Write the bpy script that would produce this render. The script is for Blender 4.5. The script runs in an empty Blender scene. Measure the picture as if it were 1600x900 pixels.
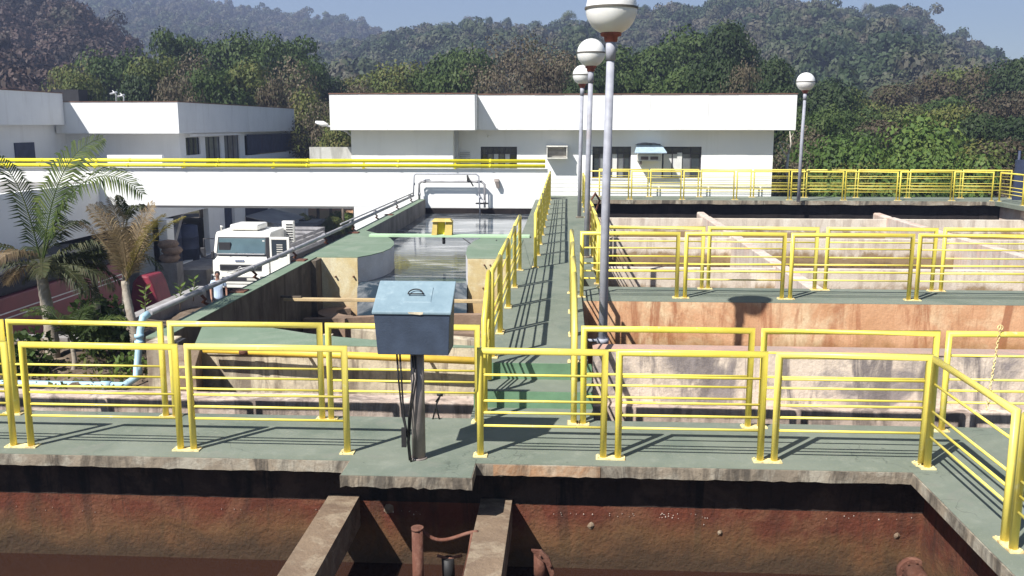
import bpy, bmesh, math, random
import numpy as np
from mathutils import Vector, Matrix, Quaternion
random.seed(7); rng = np.random.default_rng(7)
R = math.radians
scn = bpy.context.scene
# ------------------------------------------------------------ camera, world, sun
CAMZ = 2.89
cam = bpy.data.objects.new('camera', bpy.data.cameras.new('camera'))
scn.collection.objects.link(cam); scn.camera = cam
cam.location = (0, 0, CAMZ); cam.rotation_euler = (R(80), 0, R(3.304))
cam.data.sensor_width = 36; cam.data.lens = 36*1450/1600
cam.data.clip_start = .1; cam.data.clip_end = 6000
SUN = Vector((.58, .68, -1)).normalized()          # direction the light travels
w = bpy.data.worlds.new('World'); scn.world = w; w.use_nodes = True
nt = w.node_tree; bg = nt.nodes['Background']
sky = nt.nodes.new('ShaderNodeTexSky'); sky.sky_type = 'NISHITA'; sky.sun_disc = False
toS = -SUN
sky.sun_elevation = math.asin(toS.z); sky.sun_rotation = math.atan2(toS.x, toS.y)
sky.altitude = 300; sky.air_density = 1.0; sky.dust_density = .35; sky.ozone_density = 2.2
nt.links.new(sky.outputs[0], bg.inputs[0]); bg.inputs[1].default_value = .055
sl = bpy.data.lights.new('sun', 'SUN'); sl.energy = 5.0; sl.angle = R(.53); sl.color = (1, .972, .92)
so = bpy.data.objects.new('sun', sl); scn.collection.objects.link(so)
so.rotation_euler = SUN.to_track_quat('-Z', 'Y').to_euler()
scn.view_settings.view_transform = 'Standard'; scn.view_settings.look = 'None'
scn.view_settings.exposure = .82; scn.view_settings.gamma = 1
scn.cycles.max_bounces = 6; scn.cycles.volume_bounces = 0

# ------------------------------------------------------------ camera rays (only to lay things out at their real place)
_F = 1450.; _p = R(10); _a = R(3.304)
_fw = Vector((-math.sin(_a)*math.cos(_p), math.cos(_a)*math.cos(_p), -math.sin(_p)))
_rt = Vector((math.cos(_a), math.sin(_a), 0)); _up = _rt.cross(_fw)
def ray(x, y): return _fw + _rt*((x-800)/_F) - _up*((y-450)/_F)
def atY(x, y, Y): d = ray(x, y); return Vector((0, 0, CAMZ)) + d*(Y/d.y)

# ------------------------------------------------------------ materials
class N:
    def __init__(s, name):
        s.m = bpy.data.materials.new(name); s.m.use_nodes = True
        s.t = s.m.node_tree; s.b = s.t.nodes['Principled BSDF']
        s.pos = s.n('ShaderNodeNewGeometry').outputs['Position']
    def n(s, k, **kw):
        o = s.t.nodes.new(k)
        for a, v in kw.items(): setattr(o, a, v)
        return o
    def put(s, sock, v):
        if isinstance(v, bpy.types.NodeSocket): s.t.links.new(v, sock)
        elif isinstance(v, (tuple, list)) and len(v) == 3 and sock.type == 'RGBA': sock.default_value = (*v, 1)
        else: sock.default_value = v
    def scale(s, v, sc):
        o = s.n('ShaderNodeMapping'); s.put(o.inputs[0], v); o.inputs['Scale'].default_value = sc; return o.outputs[0]
    def noise(s, sc=1., det=4, rough=.55, vec=None, mp=None, dist=0):
        o = s.n('ShaderNodeTexNoise'); v = vec or s.pos
        if mp: v = s.scale(v, mp)
        s.put(o.inputs['Vector'], v); o.inputs['Scale'].default_value = sc
        o.inputs['Detail'].default_value = det; o.inputs['Roughness'].default_value = rough
        o.inputs['Distortion'].default_value = dist
        return o.outputs[0]
    def ramp(s, v, a, b, lo=0., hi=1.):
        o = s.n('ShaderNodeMapRange'); s.put(o.inputs[0], v)
        for i, k in enumerate((a, b, lo, hi)): o.inputs[i+1].default_value = k
        return o.outputs[0]
    def mix(s, f, a, b, mode='MIX'):
        o = s.n('ShaderNodeMix', data_type='RGBA', blend_type=mode)
        s.put(o.inputs[0], f); s.put(o.inputs[6], a); s.put(o.inputs[7], b); return o.outputs[2]
    def math(s, op, a, b=0., clamp=False):
        o = s.n('ShaderNodeMath', operation=op, use_clamp=clamp); s.put(o.inputs[0], a); s.put(o.inputs[1], b); return o.outputs[0]
    def sep(s, v=None):
        o = s.n('ShaderNodeSeparateXYZ'); s.put(o.inputs[0], v or s.pos); return o.outputs
    def bump(s, h, strength=.3, dist=.02):
        o = s.n('ShaderNodeBump'); s.put(o.inputs['Height'], h); o.inputs['Strength'].default_value = strength
        o.inputs['Distance'].default_value = dist; s.t.links.new(o.outputs[0], s.b.inputs['Normal'])
    def out(s, col, rough=.8, metal=0., spec=.4):
        s.put(s.b.inputs['Base Color'], col); s.put(s.b.inputs['Roughness'], rough)
        s.put(s.b.inputs['Metallic'], metal); s.put(s.b.inputs['Specular IOR Level'], spec); return s.m

def plain(name, col, rough=.6, metal=0., var=.18, sc=3., spec=.4, bump=0.):
    s = N(name); n = s.noise(sc, 5)
    d = tuple(c*(1-var) for c in col); l = tuple(min(1, c*(1+var)) for c in col)
    c = s.mix(s.ramp(n, .3, .7), d, l)
    if bump: s.bump(s.noise(sc*12, 4), bump, .01)
    return s.out(c, rough, metal, spec)

def concrete(name, a, b, stain=None, samt=.6, streak=None, kamt=.6, bands=(), bump=.35, rough=.9, ssc=1.4, pits=True):
    """weathered concrete: two tones, blotches, vertical run marks, bands of growth that follow old water lines"""
    s = N(name)
    c = s.mix(s.ramp(s.noise(2.2, 8, .62), .32, .68), a, b)
    if stain: c = s.mix(s.math('MULTIPLY', s.ramp(s.noise(ssc, 7, .66, dist=.6), .48, .60), samt), c, stain)
    if streak:
        st = s.noise(1., 7, .68, mp=(3.1, 3.1, .55), dist=.9); c = s.mix(s.math('MULTIPLY', s.ramp(st, .49, .60), kamt), c, streak)
        st = s.noise(1., 6, .7, mp=(8, 8, 1.3), dist=.6); c = s.mix(s.math('MULTIPLY', s.ramp(st, .55, .7), kamt*.45), c, streak)
    z = s.sep()[2]
    wob = s.math('MULTIPLY', s.math('SUBTRACT', s.noise(1.6, 8, .72, mp=(1, 1, .8), dist=.5), .5), .8)
    zz = s.math('ADD', z, wob)
    for z0, z1, col, amt in bands:      # z0 = full, z1 = none
        c = s.mix(s.math('MULTIPLY', s.ramp(zz, z1, z0), amt), c, col)
    c = s.mix(s.ramp(s.noise(38, 3, .6), .35, .75, 0, .28), c, tuple(x*.45 for x in a))
    if pits: c = s.mix(s.ramp(s.noise(13, 5, .7), .66, .74, 0, .5), c, tuple(x*.4 for x in b))
    s.bump(s.math('ADD', s.noise(26, 6, .65), s.math('MULTIPLY', s.noise(5, 4), 1.4)), bump, .015)
    return s.out(c, rough, 0, .25)

M = {}
# green painted walkway surface, scuffed and dusty
s = N('green_deck_paint')
c = s.mix(s.ramp(s.noise(1.1, 7, .6), .3, .7), (.135, .158, .122), (.185, .205, .165))
c = s.mix(s.ramp(s.noise(5.5, 7, .68), .52, .74, 0, .65), c, (.235, .25, .205))
c = s.mix(s.ramp(s.noise(.7, 5, .6, dist=1), .52, .66, 0, .55), c, (.088, .118, .094))
c = s.mix(s.ramp(s.noise(60, 3, .6), .62, .72, 0, .4), c, (.33, .32, .27))
c = s.mix(s.ramp(s.noise(2.3, 8, .75, dist=.8), .56, .62, 0, .4), c, (.19, .19, .16))
vo = s.n('ShaderNodeTexVoronoi', feature='DISTANCE_TO_EDGE'); vm = s.n('ShaderNodeVectorMath', operation='ADD'); nv = s.n('ShaderNodeTexNoise'); nv.inputs['Scale'].default_value = 3; s.t.links.new(s.pos, nv.inputs['Vector'])
s.t.links.new(s.pos, vm.inputs[0]); s.t.links.new(nv.outputs[1], vm.inputs[1]); s.t.links.new(vm.outputs[0], vo.inputs['Vector']); vo.inputs['Scale'].default_value = .9
ck = s.math('MULTIPLY', s.ramp(vo.outputs['Distance'], .007, .002, 0, .4), s.ramp(s.noise(.9, 2), .5, .56)); c = s.mix(ck, c, (.03, .035, .03))
c = s.mix(s.ramp(s.noise(17, 4, .7), .66, .72, 0, .7), c, (.06, .07, .06))
s.bump(s.noise(55, 5, .6), .25, .006); M['green'] = s.out(c, .82, 0, .3)
M['green_pale'] = plain('pale_green_bar_paint', (.40, .56, .36), .6, 0, .1, 3)
M['green_pier'] = concrete('green_pier_paint', (.15, .205, .142), (.185, .245, .178), (.24, .28, .215), .6, bump=.2)
M['green_bright'] = plain('green_riser_paint', (.12, .22, .13), .75, 0, .25, 2.5, bump=.2)
M['edge'] = concrete('slab_edge_concrete', (.33, .27, .20), (.18, .15, .115), (.40, .37, .30), .7, (.07, .06, .05), .9, bump=.6, ssc=3.)
M['edge_orange'] = concrete('slab_edge_orange', (.42, .24, .13), (.24, .14, .08), (.45, .36, .26), .7, (.09, .06, .04), .7, bump=.5, ssc=3.)
M['rust_wall'] = concrete('rusty_tank_wall', (.135, .038, .021), (.085, .027, .016), (.175, .085, .045), .5, (.05, .024, .016), .7,
    bands=((-.80, -.58, (.135, .088, .036), .5), (-.98, -.78, (.045, .032, .02), .85)), bump=1., ssc=2.3)
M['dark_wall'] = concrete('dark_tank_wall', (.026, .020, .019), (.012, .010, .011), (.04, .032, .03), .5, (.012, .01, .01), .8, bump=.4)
M['overhang_shade'] = concrete('overhang_shade_tank_wall', (.040, .024, .019), (.018, .012, .011), (.065, .04, .03), .8, (.009, .008, .008), .9, bump=.8, ssc=2.5)  # darker copy of the rusty wall: the overhang's shadow put into the colour
M['orange_wall'] = concrete('orange_tank_wall', (.70, .41, .235), (.53, .28, .145), (.76, .58, .36), .95, (.33, .12, .055), .8,
    bands=((-.34, -.12, (.25, .125, .035), .8), (-.75, -.40, (.20, .065, .03), .9)), ssc=.75)
M['pink_wall'] = concrete('pink_grey_wall', (.72, .60, .49), (.58, .47, .385), (.22, .19, .195), .9, (.17, .145, .145), .95, bump=.5, ssc=1.5)
M['pink_top'] = concrete('pink_ledge', (.52, .32, .25), (.38, .25, .20), (.30, .26, .22), .6, bump=.4)
M['cream_wall'] = concrete('cream_stained_wall', (.66, .57, .42), (.54, .45, .32), (.27, .225, .175), .9, (.19, .145, .11), .9, bump=.4)
M['plinth'] = concrete('low_plinth', (.58, .46, .38), (.40, .31, .26), (.66, .58, .50), .7, (.15, .12, .105), .85, bump=.5, ssc=2.)
M['baffle'] = concrete('pale_baffle', (.69, .60, .49), (.56, .47, .38), (.74, .68, .58), .7, (.36, .28, .22), .6,
    bands=((-.56, -.42, (.23, .14, .055), .9), (-.9, -.7, (.07, .035, .02), .95)), ssc=.9)
M['baffle_far'] = concrete('pale_partition', (.68, .59, .51), (.55, .46, .39), (.60, .35, .25), .45, (.30, .23, .20), .5, bump=.3)
M['mustard'] = concrete('mustard_pier', (.64, .52, .27), (.56, .43, .23), (.72, .67, .48), .9, (.40, .26, .13), .22,
    bands=((-.9, -.25, (.42, .20, .07), .85),), ssc=1.)
M['basin'] = concrete('basin_wall', (.19, .155, .115), (.12, .095, .075), (.055, .047, .04), .85, (.06, .045, .035), .7, ssc=.7,
    bands=((-1.3, -.5, (.09, .05, .035), .7),))
M['grey_wall'] = concrete('channel_wall', (.30, .275, .255), (.235, .21, .20), (.17, .15, .145), .6, (.13, .11, .105), .7)
M['beam'] = concrete('beam_concrete', (.23, .165, .11), (.145, .10, .07), (.30, .24, .17), .8, bump=.7, ssc=4.)
M['weir'] = concrete('weir_concrete', (.34, .24, .17), (.23, .15, .105), (.14, .10, .075), .7, bump=.5)
M['pier_white'] = concrete('pier_whitewash', (.66, .65, .66), (.56, .55, .56), (.47, .44, .42), .4, bump=.2, pits=False)
s = N('white_masonry_paint')
c = s.mix(s.ramp(s.noise(.6, 6, .6), .3, .7), (.76, .76, .75), (.82, .82, .81))
c = s.mix(s.math('MULTIPLY', s.ramp(s.noise(1., 6, .6, mp=(3, 3, .25)), .55, .8), .28), c, (.52, .50, .47))
s.bump(s.noise(30, 4), .12, .01); M['white'] = s.out(c, .8, 0, .3)
s = N('white_fascia_panels')
c = s.mix(s.ramp(s.noise(.8, 6, .6), .3, .7), (.72, .72, .71), (.80, .80, .785))
c = s.mix(s.math('MULTIPLY', s.ramp(s.noise(1., 6, .65, mp=(2.2, 2.2, .3)), .52, .76), .42), c, (.48, .45, .41))
s.bump(s.noise(22, 4), .12, .01); M['fascia'] = s.out(c, .8, 0, .3)
M['old_white'] = concrete('aged_white_wall', (.55, .54, .50), (.46, .45, .42), (.33, .32, .29), .5, (.25, .24, .21), .6, bump=.3)
M['roof'] = plain('roof_edge_tiles', (.16, .085, .06), .85, 0, .35, 3.)
M['roof_grey'] = plain('roof_fibre_cement', (.28, .27, .26), .9, 0, .2, 1.)
# yellow enamel with wear
s = N('yellow_rail_paint')
c = s.mix(s.ramp(s.noise(4, 5, .6), .3, .7), (.73, .575, .07), (.81, .675, .105))
oi = s.n('ShaderNodeObjectInfo'); c = s.mix(s.math('MULTIPLY', oi.outputs['Random'], .35), c, (.80, .70, .24))
c = s.mix(s.ramp(s.noise(9, 6, .7), .60, .70, 0, .55), c, (.82, .77, .45))
c = s.mix(s.ramp(s.noise(3.2, 7, .7), .60, .72, 0, .5), c, (.55, .38, .06))
c = s.mix(s.ramp(s.noise(21, 6, .75), .67, .71, 0, .9), c, (.15, .07, .03))
s.bump(s.noise(60, 3), .15, .004); M['yellow'] = s.out(c, .42, 0, .5)
M['yellow_gas'] = plain('yellow_gas_pipe_paint', (.80, .70, .03), .5, 0, .08, 2)
M['yellow_olive'] = plain('olive_yellow_box_paint', (.50, .37, .10), .6, 0, .2, 6)
M['yellow_old'] = plain('yellow_pipe_old', (.76, .50, .07), .5, 0, .15, 5)
s = N('rusty_base_plate')
c = s.mix(s.ramp(s.noise(16, 6, .7), .48, .64), (.78, .66, .32), (.46, .29, .13)); s.bump(s.noise(40, 4), .5, .01)
M['plate'] = s.out(c, .75)
s = N('galvanised_steel')
c = s.mix(s.ramp(s.noise(7, 6, .6), .35, .65), (.27, .275, .315), (.36, .365, .41))
c = s.mix(s.ramp(s.noise(1.3, 5, .7), .58, .7, 0, .6), c, (.30, .24, .22)); M['galv'] = s.out(c, .6, 0., .35)
M['grey_pipe'] = plain('grey_pvc_pipe', (.34, .33, .34), .6, 0, .3, 3)
M['blue_pipe'] = plain('pale_blue_pipe', (.33, .49, .58), .5, 0, .2, 4)
M['rust'] = concrete('rusted_iron', (.16, .065, .042), (.10, .043, .03), (.23, .12, .085), .6, bump=.6, ssc=6.)
s = N('blue_cabinet_paint')
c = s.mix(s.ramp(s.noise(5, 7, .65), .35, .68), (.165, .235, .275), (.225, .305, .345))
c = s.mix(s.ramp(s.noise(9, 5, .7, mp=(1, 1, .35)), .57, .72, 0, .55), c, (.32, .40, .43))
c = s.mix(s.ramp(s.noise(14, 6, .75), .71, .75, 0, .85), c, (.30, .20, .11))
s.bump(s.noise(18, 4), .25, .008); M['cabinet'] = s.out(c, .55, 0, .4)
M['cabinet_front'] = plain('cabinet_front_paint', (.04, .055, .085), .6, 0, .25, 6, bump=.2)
M['chip'] = plain('bare_chipped_metal', (.58, .50, .36), .6, 0, .3, 30)
M['black'] = plain('black_rubber', (.018, .017, .018), .6, 0, .2)
M['steel_dark'] = plain('dark_bronze_post', (.28, .24, .22), .5, .3, .3, 6, bump=.2)
M['wood'] = concrete('plank_wood', (.60, .46, .26), (.44, .31, .16), (.35, .25, .15), .5, bump=.3, pits=False)
# lamps
s = N('globe_white'); s.b.inputs['Subsurface Weight'].default_value = 0
c = s.mix(s.ramp(s.noise(5, 5, .6), .35, .7), (.74, .72, .68), (.80, .79, .76)); M['globe'] = s.out(c, .3, 0, .5)
M['globe_band'] = plain('globe_dark_band', (.09, .08, .065), .6)
M['collar'] = plain('red_oxide_collar', (.24, .07, .05), .7, 0, .4, 14)
# ground and water
M['asphalt'] = concrete('yard_asphalt', (.10, .095, .09), (.065, .06, .06), (.16, .14, .12), .6, bump=.4, ssc=.5)
M['road'] = concrete('yard_concrete', (.15, .135, .12), (.095, .088, .08), (.21, .18, .15), .7, bump=.3, ssc=.3)
M['kerb'] = concrete('kerb_concrete', (.37, .355, .34), (.27, .25, .24), (.20, .18, .17), .6, bump=.4)
M['soil'] = concrete('garden_soil', (.165, .12, .085), (.10, .072, .05), (.25, .20, .15), .7, bump=1., ssc=2.)
M['earth'] = concrete('red_earth', (.50, .27, .15), (.38, .21, .12), (.30, .26, .12), .6, bump=.6, ssc=.2)
s = N('forest_floor')
c = s.mix(s.ramp(s.noise(.05, 6, .6), .35, .65), (.035, .05, .02), (.075, .06, .03)); M['floor'] = s.out(c, 1.)
def water(name, col, rough, sc, strength, foam=None, mp=(1, 1, 1)):
    s = N(name); n = s.noise(sc, 5, .6, dist=.5, mp=mp)
    c = col
    if foam: c = s.mix(s.ramp(s.noise(.9, 7, .65, dist=1.2, mp=mp), *foam[1]), col, foam[0])
    s.bump(n, strength, .05); s.b.inputs['IOR'].default_value = 1.33
    return s.out(c, rough, 0, .5)
M['water'] = water('channel_water', (.025, .04, .055), .04, 2.6, .055, ((.46, .46, .46), (.47, .66, 0, .78)), (.5, 1.8, 1))  # pale streaks stand for foam and for white glitter painted into the colour
M['water_dark'] = water('tank_water_dark', (.03, .014, .01), .05, 5, .12)
M['water_rust'] = water('rusty_water', (.10, .045, .02), .12, 4, .1)
# glass and openings
M['glass'] = plain('window_glass', (.035, .045, .055), .07, 0, .2, 1, spec=.9)
M['glass_dust'] = plain('dusty_glass', (.16, .17, .18), .15, 0, .3, 1.5, spec=.9)
M['frame_dark'] = plain('dark_window_frame', (.05, .048, .06), .5)
M['alu'] = plain('aluminium', (.46, .46, .47), .4, .4)
M['curtain'] = plain('pale_curtain', (.62, .62, .60), .9, 0, .08)
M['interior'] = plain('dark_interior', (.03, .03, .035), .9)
M['ac'] = plain('aged_ac_case', (.60, .585, .53), .6, 0, .2, 6)
M['ac_grille'] = plain('ac_grille', (.13, .10, .09), .6)
M['awning'] = plain('blue_tin_awning', (.36, .46, .53), .45, 0, .15, 4)
M['soot'] = plain('soot_stain', (.16, .155, .16), .9, 0, .5, 9)
M['truck_white'] = plain('truck_white_paint', (.78, .77, .72), .32, 0, .05, 2, spec=.5)
M['truck_dark'] = plain('truck_dark_plastic', (.035, .035, .04), .5)
M['tyre'] = plain('tyre_rubber', (.022, .021, .021), .85)
M['windscreen'] = plain('windscreen_glass', (.085, .135, .155), .08, 0, .25, 1, spec=.9)
M['red_paint'] = plain('dark_red_body', (.17, .018, .03), .45, 0, .2, 1)
M['red_tarp'] = plain('red_tarpaulin', (.22, .022, .04), .6, 0, .25, 3, bump=.3)
M['silver'] = plain('silver_strip', (.55, .55, .57), .35, .3)
M['skin'] = plain('skin', (.36, .19, .13), .6, 0, .08)
M['hair'] = plain('dark_hair', (.03, .022, .02), .8)
M['shirt'] = plain('light_blue_shirt', (.50, .62, .78), .85, 0, .06, 8)
M['trousers'] = plain('dark_trousers', (.035, .038, .05), .85)
M['badge'] = plain('blue_grey_badge', (.22, .27, .42), .4)
M['lampglass'] = plain('headlamp_glass', (.62, .63, .62), .15, 0, .1)
M['bag'] = plain('brown_sack', (.26, .18, .13), .9, 0, .3, 6, bump=.4)
M['navy'] = plain('dark_blue_shutter', (.035, .045, .085), .6, 0, .3, 3)

def leafmat(name, cols, sc=.25, trans=.25, islands=.5):
    s = N(name); g = s.n('ShaderNodeNewGeometry')
    n = s.ramp(s.noise(sc, 3, .6), .34, .66)
    f = s.math('ADD', s.math('MULTIPLY', n, 1-islands), s.math('MULTIPLY', g.outputs['Random Per Island'], islands))
    r = s.n('ShaderNodeValToRGB'); s.put(r.inputs[0], f)
    e = r.color_ramp.elements
    for i, cc in enumerate(cols):
        q = i/(len(cols)-1)
        if i == 0: e[0].position = 0; e[0].color = (*cc, 1)
        elif i == len(cols)-1: e[1 if len(e) == 2 else len(e)-1].position = 1; e[len(e)-1].color = (*cc, 1)
        else: k = e.new(q); k.color = (*cc, 1)
    s.out(r.outputs[0], .62, 0, .25)
    if trans:
        tr = s.n('ShaderNodeBsdfTranslucent'); s.put(tr.inputs[0], r.outputs[0])
        mx = s.n('ShaderNodeMixShader'); mx.inputs[0].default_value = trans
        s.t.links.new(s.b.outputs[0], mx.inputs[1]); s.t.links.new(tr.outputs[0], mx.inputs[2])
        s.t.links.new(mx.outputs[0], s.t.nodes['Material Output'].inputs[0])
    return s.m
M['leaf_green'] = leafmat('leaf_green', [(.022, .040, .010), (.046, .078, .018), (.085, .115, .032)])
M['leaf_dark'] = leafmat('leaf_dark', [(.016, .030, .010), (.030, .052, .015), (.055, .075, .026)])
M['leaf_dry'] = leafmat('leaf_dry', [(.045, .055, .022), (.095, .080, .045), (.16, .125, .085), (.05, .075, .022)])
M['leaf_olive'] = leafmat('leaf_olive', [(.045, .07, .018), (.10, .125, .03), (.18, .15, .05)])
M['leaf_bright'] = leafmat('leaf_bright', [(.04, .072, .016), (.08, .135, .026), (.155, .20, .045)])
M['leaf_yellow'] = leafmat('leaf_yellow', [(.06, .085, .02), (.12, .135, .03), (.15, .12, .045)])
M['leaf_brown'] = leafmat('leaf_brown', [(.042, .045, .022), (.09, .066, .042), (.075, .082, .032)])
M['forest'] = leafmat('forest_leaf', [(.016, .030, .013), (.030, .050, .018), (.050, .062, .028), (.075, .066, .045), (.045, .055, .03)], .045, 0, .14)
M['forest_brown'] = leafmat('forest_brown_leaf', [(.016, .018, .012), (.042, .030, .024), (.070, .042, .034), (.03, .035, .018)], .05, 0, .2)
M['bark'] = plain('bark', (.15, .12, .095), .95, 0, .4, 3, bump=.5)
M['bark_pale'] = plain('pale_bark', (.50, .45, .38), .9, 0, .25, 3)
M['palm_trunk'] = concrete('palm_trunk', (.36, .31, .25), (.25, .20, .15), (.46, .42, .36), .6, bump=.5, ssc=5.)
M['palm_green'] = leafmat('palm_leaf_green', [(.025, .038, .012), (.05, .08, .018), (.16, .19, .045)], 1.2, .3)
M['palm_dark'] = leafmat('palm_leaf_dark', [(.022, .028, .014), (.045, .055, .02), (.09, .08, .035)], 1.2, .2)
M['palm_dry'] = leafmat('palm_leaf_dry', [(.13, .095, .06), (.26, .19, .11), (.38, .30, .17)], 1.2, .2)
M['palm_gold'] = leafmat('palm_leaf_gold', [(.12, .12, .03), (.24, .20, .05), (.22, .14, .06)], 1.2, .3)

# ------------------------------------------------------------ mesh helpers
COL = scn.collection
def tag(o, label=None, cat=None, group=None, kind=None):
    if label: o['label'] = label
    if cat: o['category'] = cat
    if group: o['group'] = group
    if kind: o['kind'] = kind
    return o
def thing(name, loc, label, cat, group=None, rz=0):
    o = bpy.data.objects.new(name, None); o.empty_display_size = .2; COL.objects.link(o)
    o.location = loc; o.rotation_euler = (0, 0, rz); return tag(o, label, cat, group)
def wloc(o):
    v = Vector((0, 0, 0))
    while o is not None: v += o.location; o = o.parent
    return v
class MB:
    """collects shapes; coordinates are world ones unless build(local=True)"""
    def __init__(s): s.v = []; s.f = []; s.sm = []
    def add(s, vs, fs, smooth=False):
        k = len(s.v); s.v += [tuple(v) for v in vs]; s.f += [tuple(i+k for i in f) for f in fs]; s.sm += [smooth]*len(fs); return s
    def box(s, x0, x1, y0, y1, z0, z1):
        vs = [(x, y, z) for z in (z0, z1) for y in (y0, y1) for x in (x0, x1)]
        return s.add(vs, [(0, 2, 3, 1), (4, 5, 7, 6), (0, 1, 5, 4), (2, 6, 7, 3), (0, 4, 6, 2), (1, 3, 7, 5)])
    def hexa(s, bot, top):
        n = len(bot); fs = [tuple(range(n))[::-1], tuple(range(n, 2*n))]
        fs += [(i, (i+1) % n, n+(i+1) % n, n+i) for i in range(n)]
        return s.add(list(bot)+list(top), fs)
    def prism(s, poly, z0, z1):
        return s.hexa([(x, y, z0) for x, y in poly], [(x, y, z1) for x, y in poly])
    def tube(s, pts, r, n=8, r1=None, cap=True, smooth=True):
        pts = [Vector(p) for p in pts]; m = len(pts); rs = list(r) if isinstance(r, (list, tuple)) else [r + ((r1 if r1 is not None else r)-r)*i/(m-1) for i in range(m)]
        vs = []; u = None
        for i, p in enumerate(pts):
            a = (pts[i]-pts[i-1]).normalized() if i else (pts[1]-pts[0]).normalized()
            b = (pts[i+1]-pts[i]).normalized() if i < m-1 else a
            t = (a+b); t = t.normalized() if t.length > 1e-6 else a
            if u is None: u = t.cross(Vector((0, 0, 1))); u = u.normalized() if u.length > 1e-3 else Vector((1, 0, 0))
            u = (u - t*u.dot(t)).normalized(); v = t.cross(u)
            k = 1/max(.5, math.sqrt(max(.1, (1+a.dot(b))/2)))
            bend = (b-a); 
            for j in range(n):
                th = 2*math.pi*j/n; d = u*math.cos(th)+v*math.sin(th)
                if bend.length > .2:
                    bn = bend.normalized(); d = d + bn*(d.dot(bn))*(k-1)
                vs.append(p+d*rs[i])
        fs = [(i*n+j, i*n+(j+1) % n, (i+1)*n+(j+1) % n, (i+1)*n+j) for i in range(m-1) for j in range(n)]
        s.add(vs, fs, smooth)
        if cap:
            k = len(s.v)-m*n
            s.f += [tuple(k+j for j in range(n))[::-1], tuple(k+(m-1)*n+j for j in range(n))]; s.sm += [False, False]
        return s
    def lathe(s, prof, c=(0, 0, 0), n=24, smooth=True):
        vs = [(c[0]+r*math.cos(2*math.pi*j/n), c[1]+r*math.sin(2*math.pi*j/n), c[2]+z) for r, z in prof for j in range(n)]
        fs = [(i*n+j, i*n+(j+1) % n, (i+1)*n+(j+1) % n, (i+1)*n+j) for i in range(len(prof)-1) for j in range(n)]
        return s.add(vs, fs, smooth)
    def build(s, name, m, parent=None, local=False, bevel=0., seg=2):
        me = bpy.data.meshes.new(name); off = Vector((0, 0, 0)) if (local or parent is None) else wloc(parent)
        me.from_pydata([(a-off.x, b-off.y, c-off.z) for a, b, c in s.v], [], s.f); me.update()
        me.polygons.foreach_set('use_smooth', s.sm)
        me.materials.append(M[m]); o = bpy.data.objects.new(name, me); COL.objects.link(o)
        if parent is not None: o.parent = parent
        if bevel:
            b = o.modifiers.new('bevel', 'BEVEL'); b.width = bevel; b.segments = seg; b.limit_method = 'ANGLE'
        return o
def copy_tree(o, parent=None):
    c = o.copy(); COL.objects.link(c); c.parent = parent
    for ch in o.children: copy_tree(ch, c)
    return c
def inst(o, name, loc, parent=None, rz=0, sc=1):
    c = bpy.data.objects.new(name, o.data); COL.objects.link(c)
    for md in o.modifiers:
        b = c.modifiers.new(md.name, md.type)
        if md.type == 'BEVEL': b.width = md.width; b.segments = md.segments; b.limit_method = md.limit_method
    c.location = loc; c.rotation_euler = (0, 0, rz); c.scale = (sc,)*3 if not isinstance(sc, tuple) else sc
    if parent is not None: c.parent = parent
    return c
def roughslab(x0, x1, y0, y1, z0, z1, step=.12, amp=.006):
    """a long cast slab with slightly uneven arrises (front and back edges)"""
    n = max(2, int((x1-x0)/step)); mb = MB(); vs = []
    j = lambda a: (random.random()-.5)*2*a
    for i in range(n+1):
        x = x0+(x1-x0)*i/n
        vs += [(x, y0+j(amp*.8), z0+j(amp*1.6)), (x, y1, z0), (x, y1+j(amp*.6), z1), (x, y0+j(amp*.6), z1)]
    fs = [(i*4+a, i*4+(a+1) % 4, i*4+4+(a+1) % 4, i*4+4+a)[::-1] for i in range(n) for a in range(4)]
    fs += [(0, 1, 2, 3), (4*n+3, 4*n+2, 4*n+1, 4*n)]
    mb.add(vs, fs); return mb
def wall_x(mb, x0, x1, z0, z1, y0, y1, holes):
    """wall along X pierced by rectangular holes (hx0,hx1,hz0,hz1)"""
    xs = sorted(set([x0, x1]+[h[0] for h in holes]+[h[1] for h in holes]))
    for a, b in zip(xs[:-1], xs[1:]):
        hs = sorted([h for h in holes if h[0] <= a+1e-6 and h[1] >= b-1e-6], key=lambda h: h[2])
        z = z0
        for h in hs:
            if h[2] > z: mb.box(a, b, y0, y1, z, h[2])
            z = h[3]
        if z < z1: mb.box(a, b, y0, y1, z, z1)
    return mb
def wall_y(mb, y0, y1, z0, z1, x0, x1, holes):
    ys = sorted(set([y0, y1]+[h[0] for h in holes]+[h[1] for h in holes]))
    for a, b in zip(ys[:-1], ys[1:]):
        hs = sorted([h for h in holes if h[0] <= a+1e-6 and h[1] >= b-1e-6], key=lambda h: h[2])
        z = z0
        for h in hs:
            if h[2] > z: mb.box(x0, x1, a, b, z, h[2])
            z = h[3]
        if z < z1: mb.box(x0, x1, a, b, z, z1)
    return mb
def bez(pts, n=16):
    out = []
    P = [Vector(p) for p in pts]
    for i in range(n+1):
        q = list(P); tt = i/n
        while len(q) > 1: q = [q[k].lerp(q[k+1], tt) for k in range(len(q)-1)]
        out.append(q[0])
    return out
def struct(name, mb, m, **kw): return tag(mb.build(name, m, **kw), kind='structure')

UP = .36     # level of the upper walkways; the near walkway is z = 0, the yard -3.9
GR = -3.9
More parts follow.
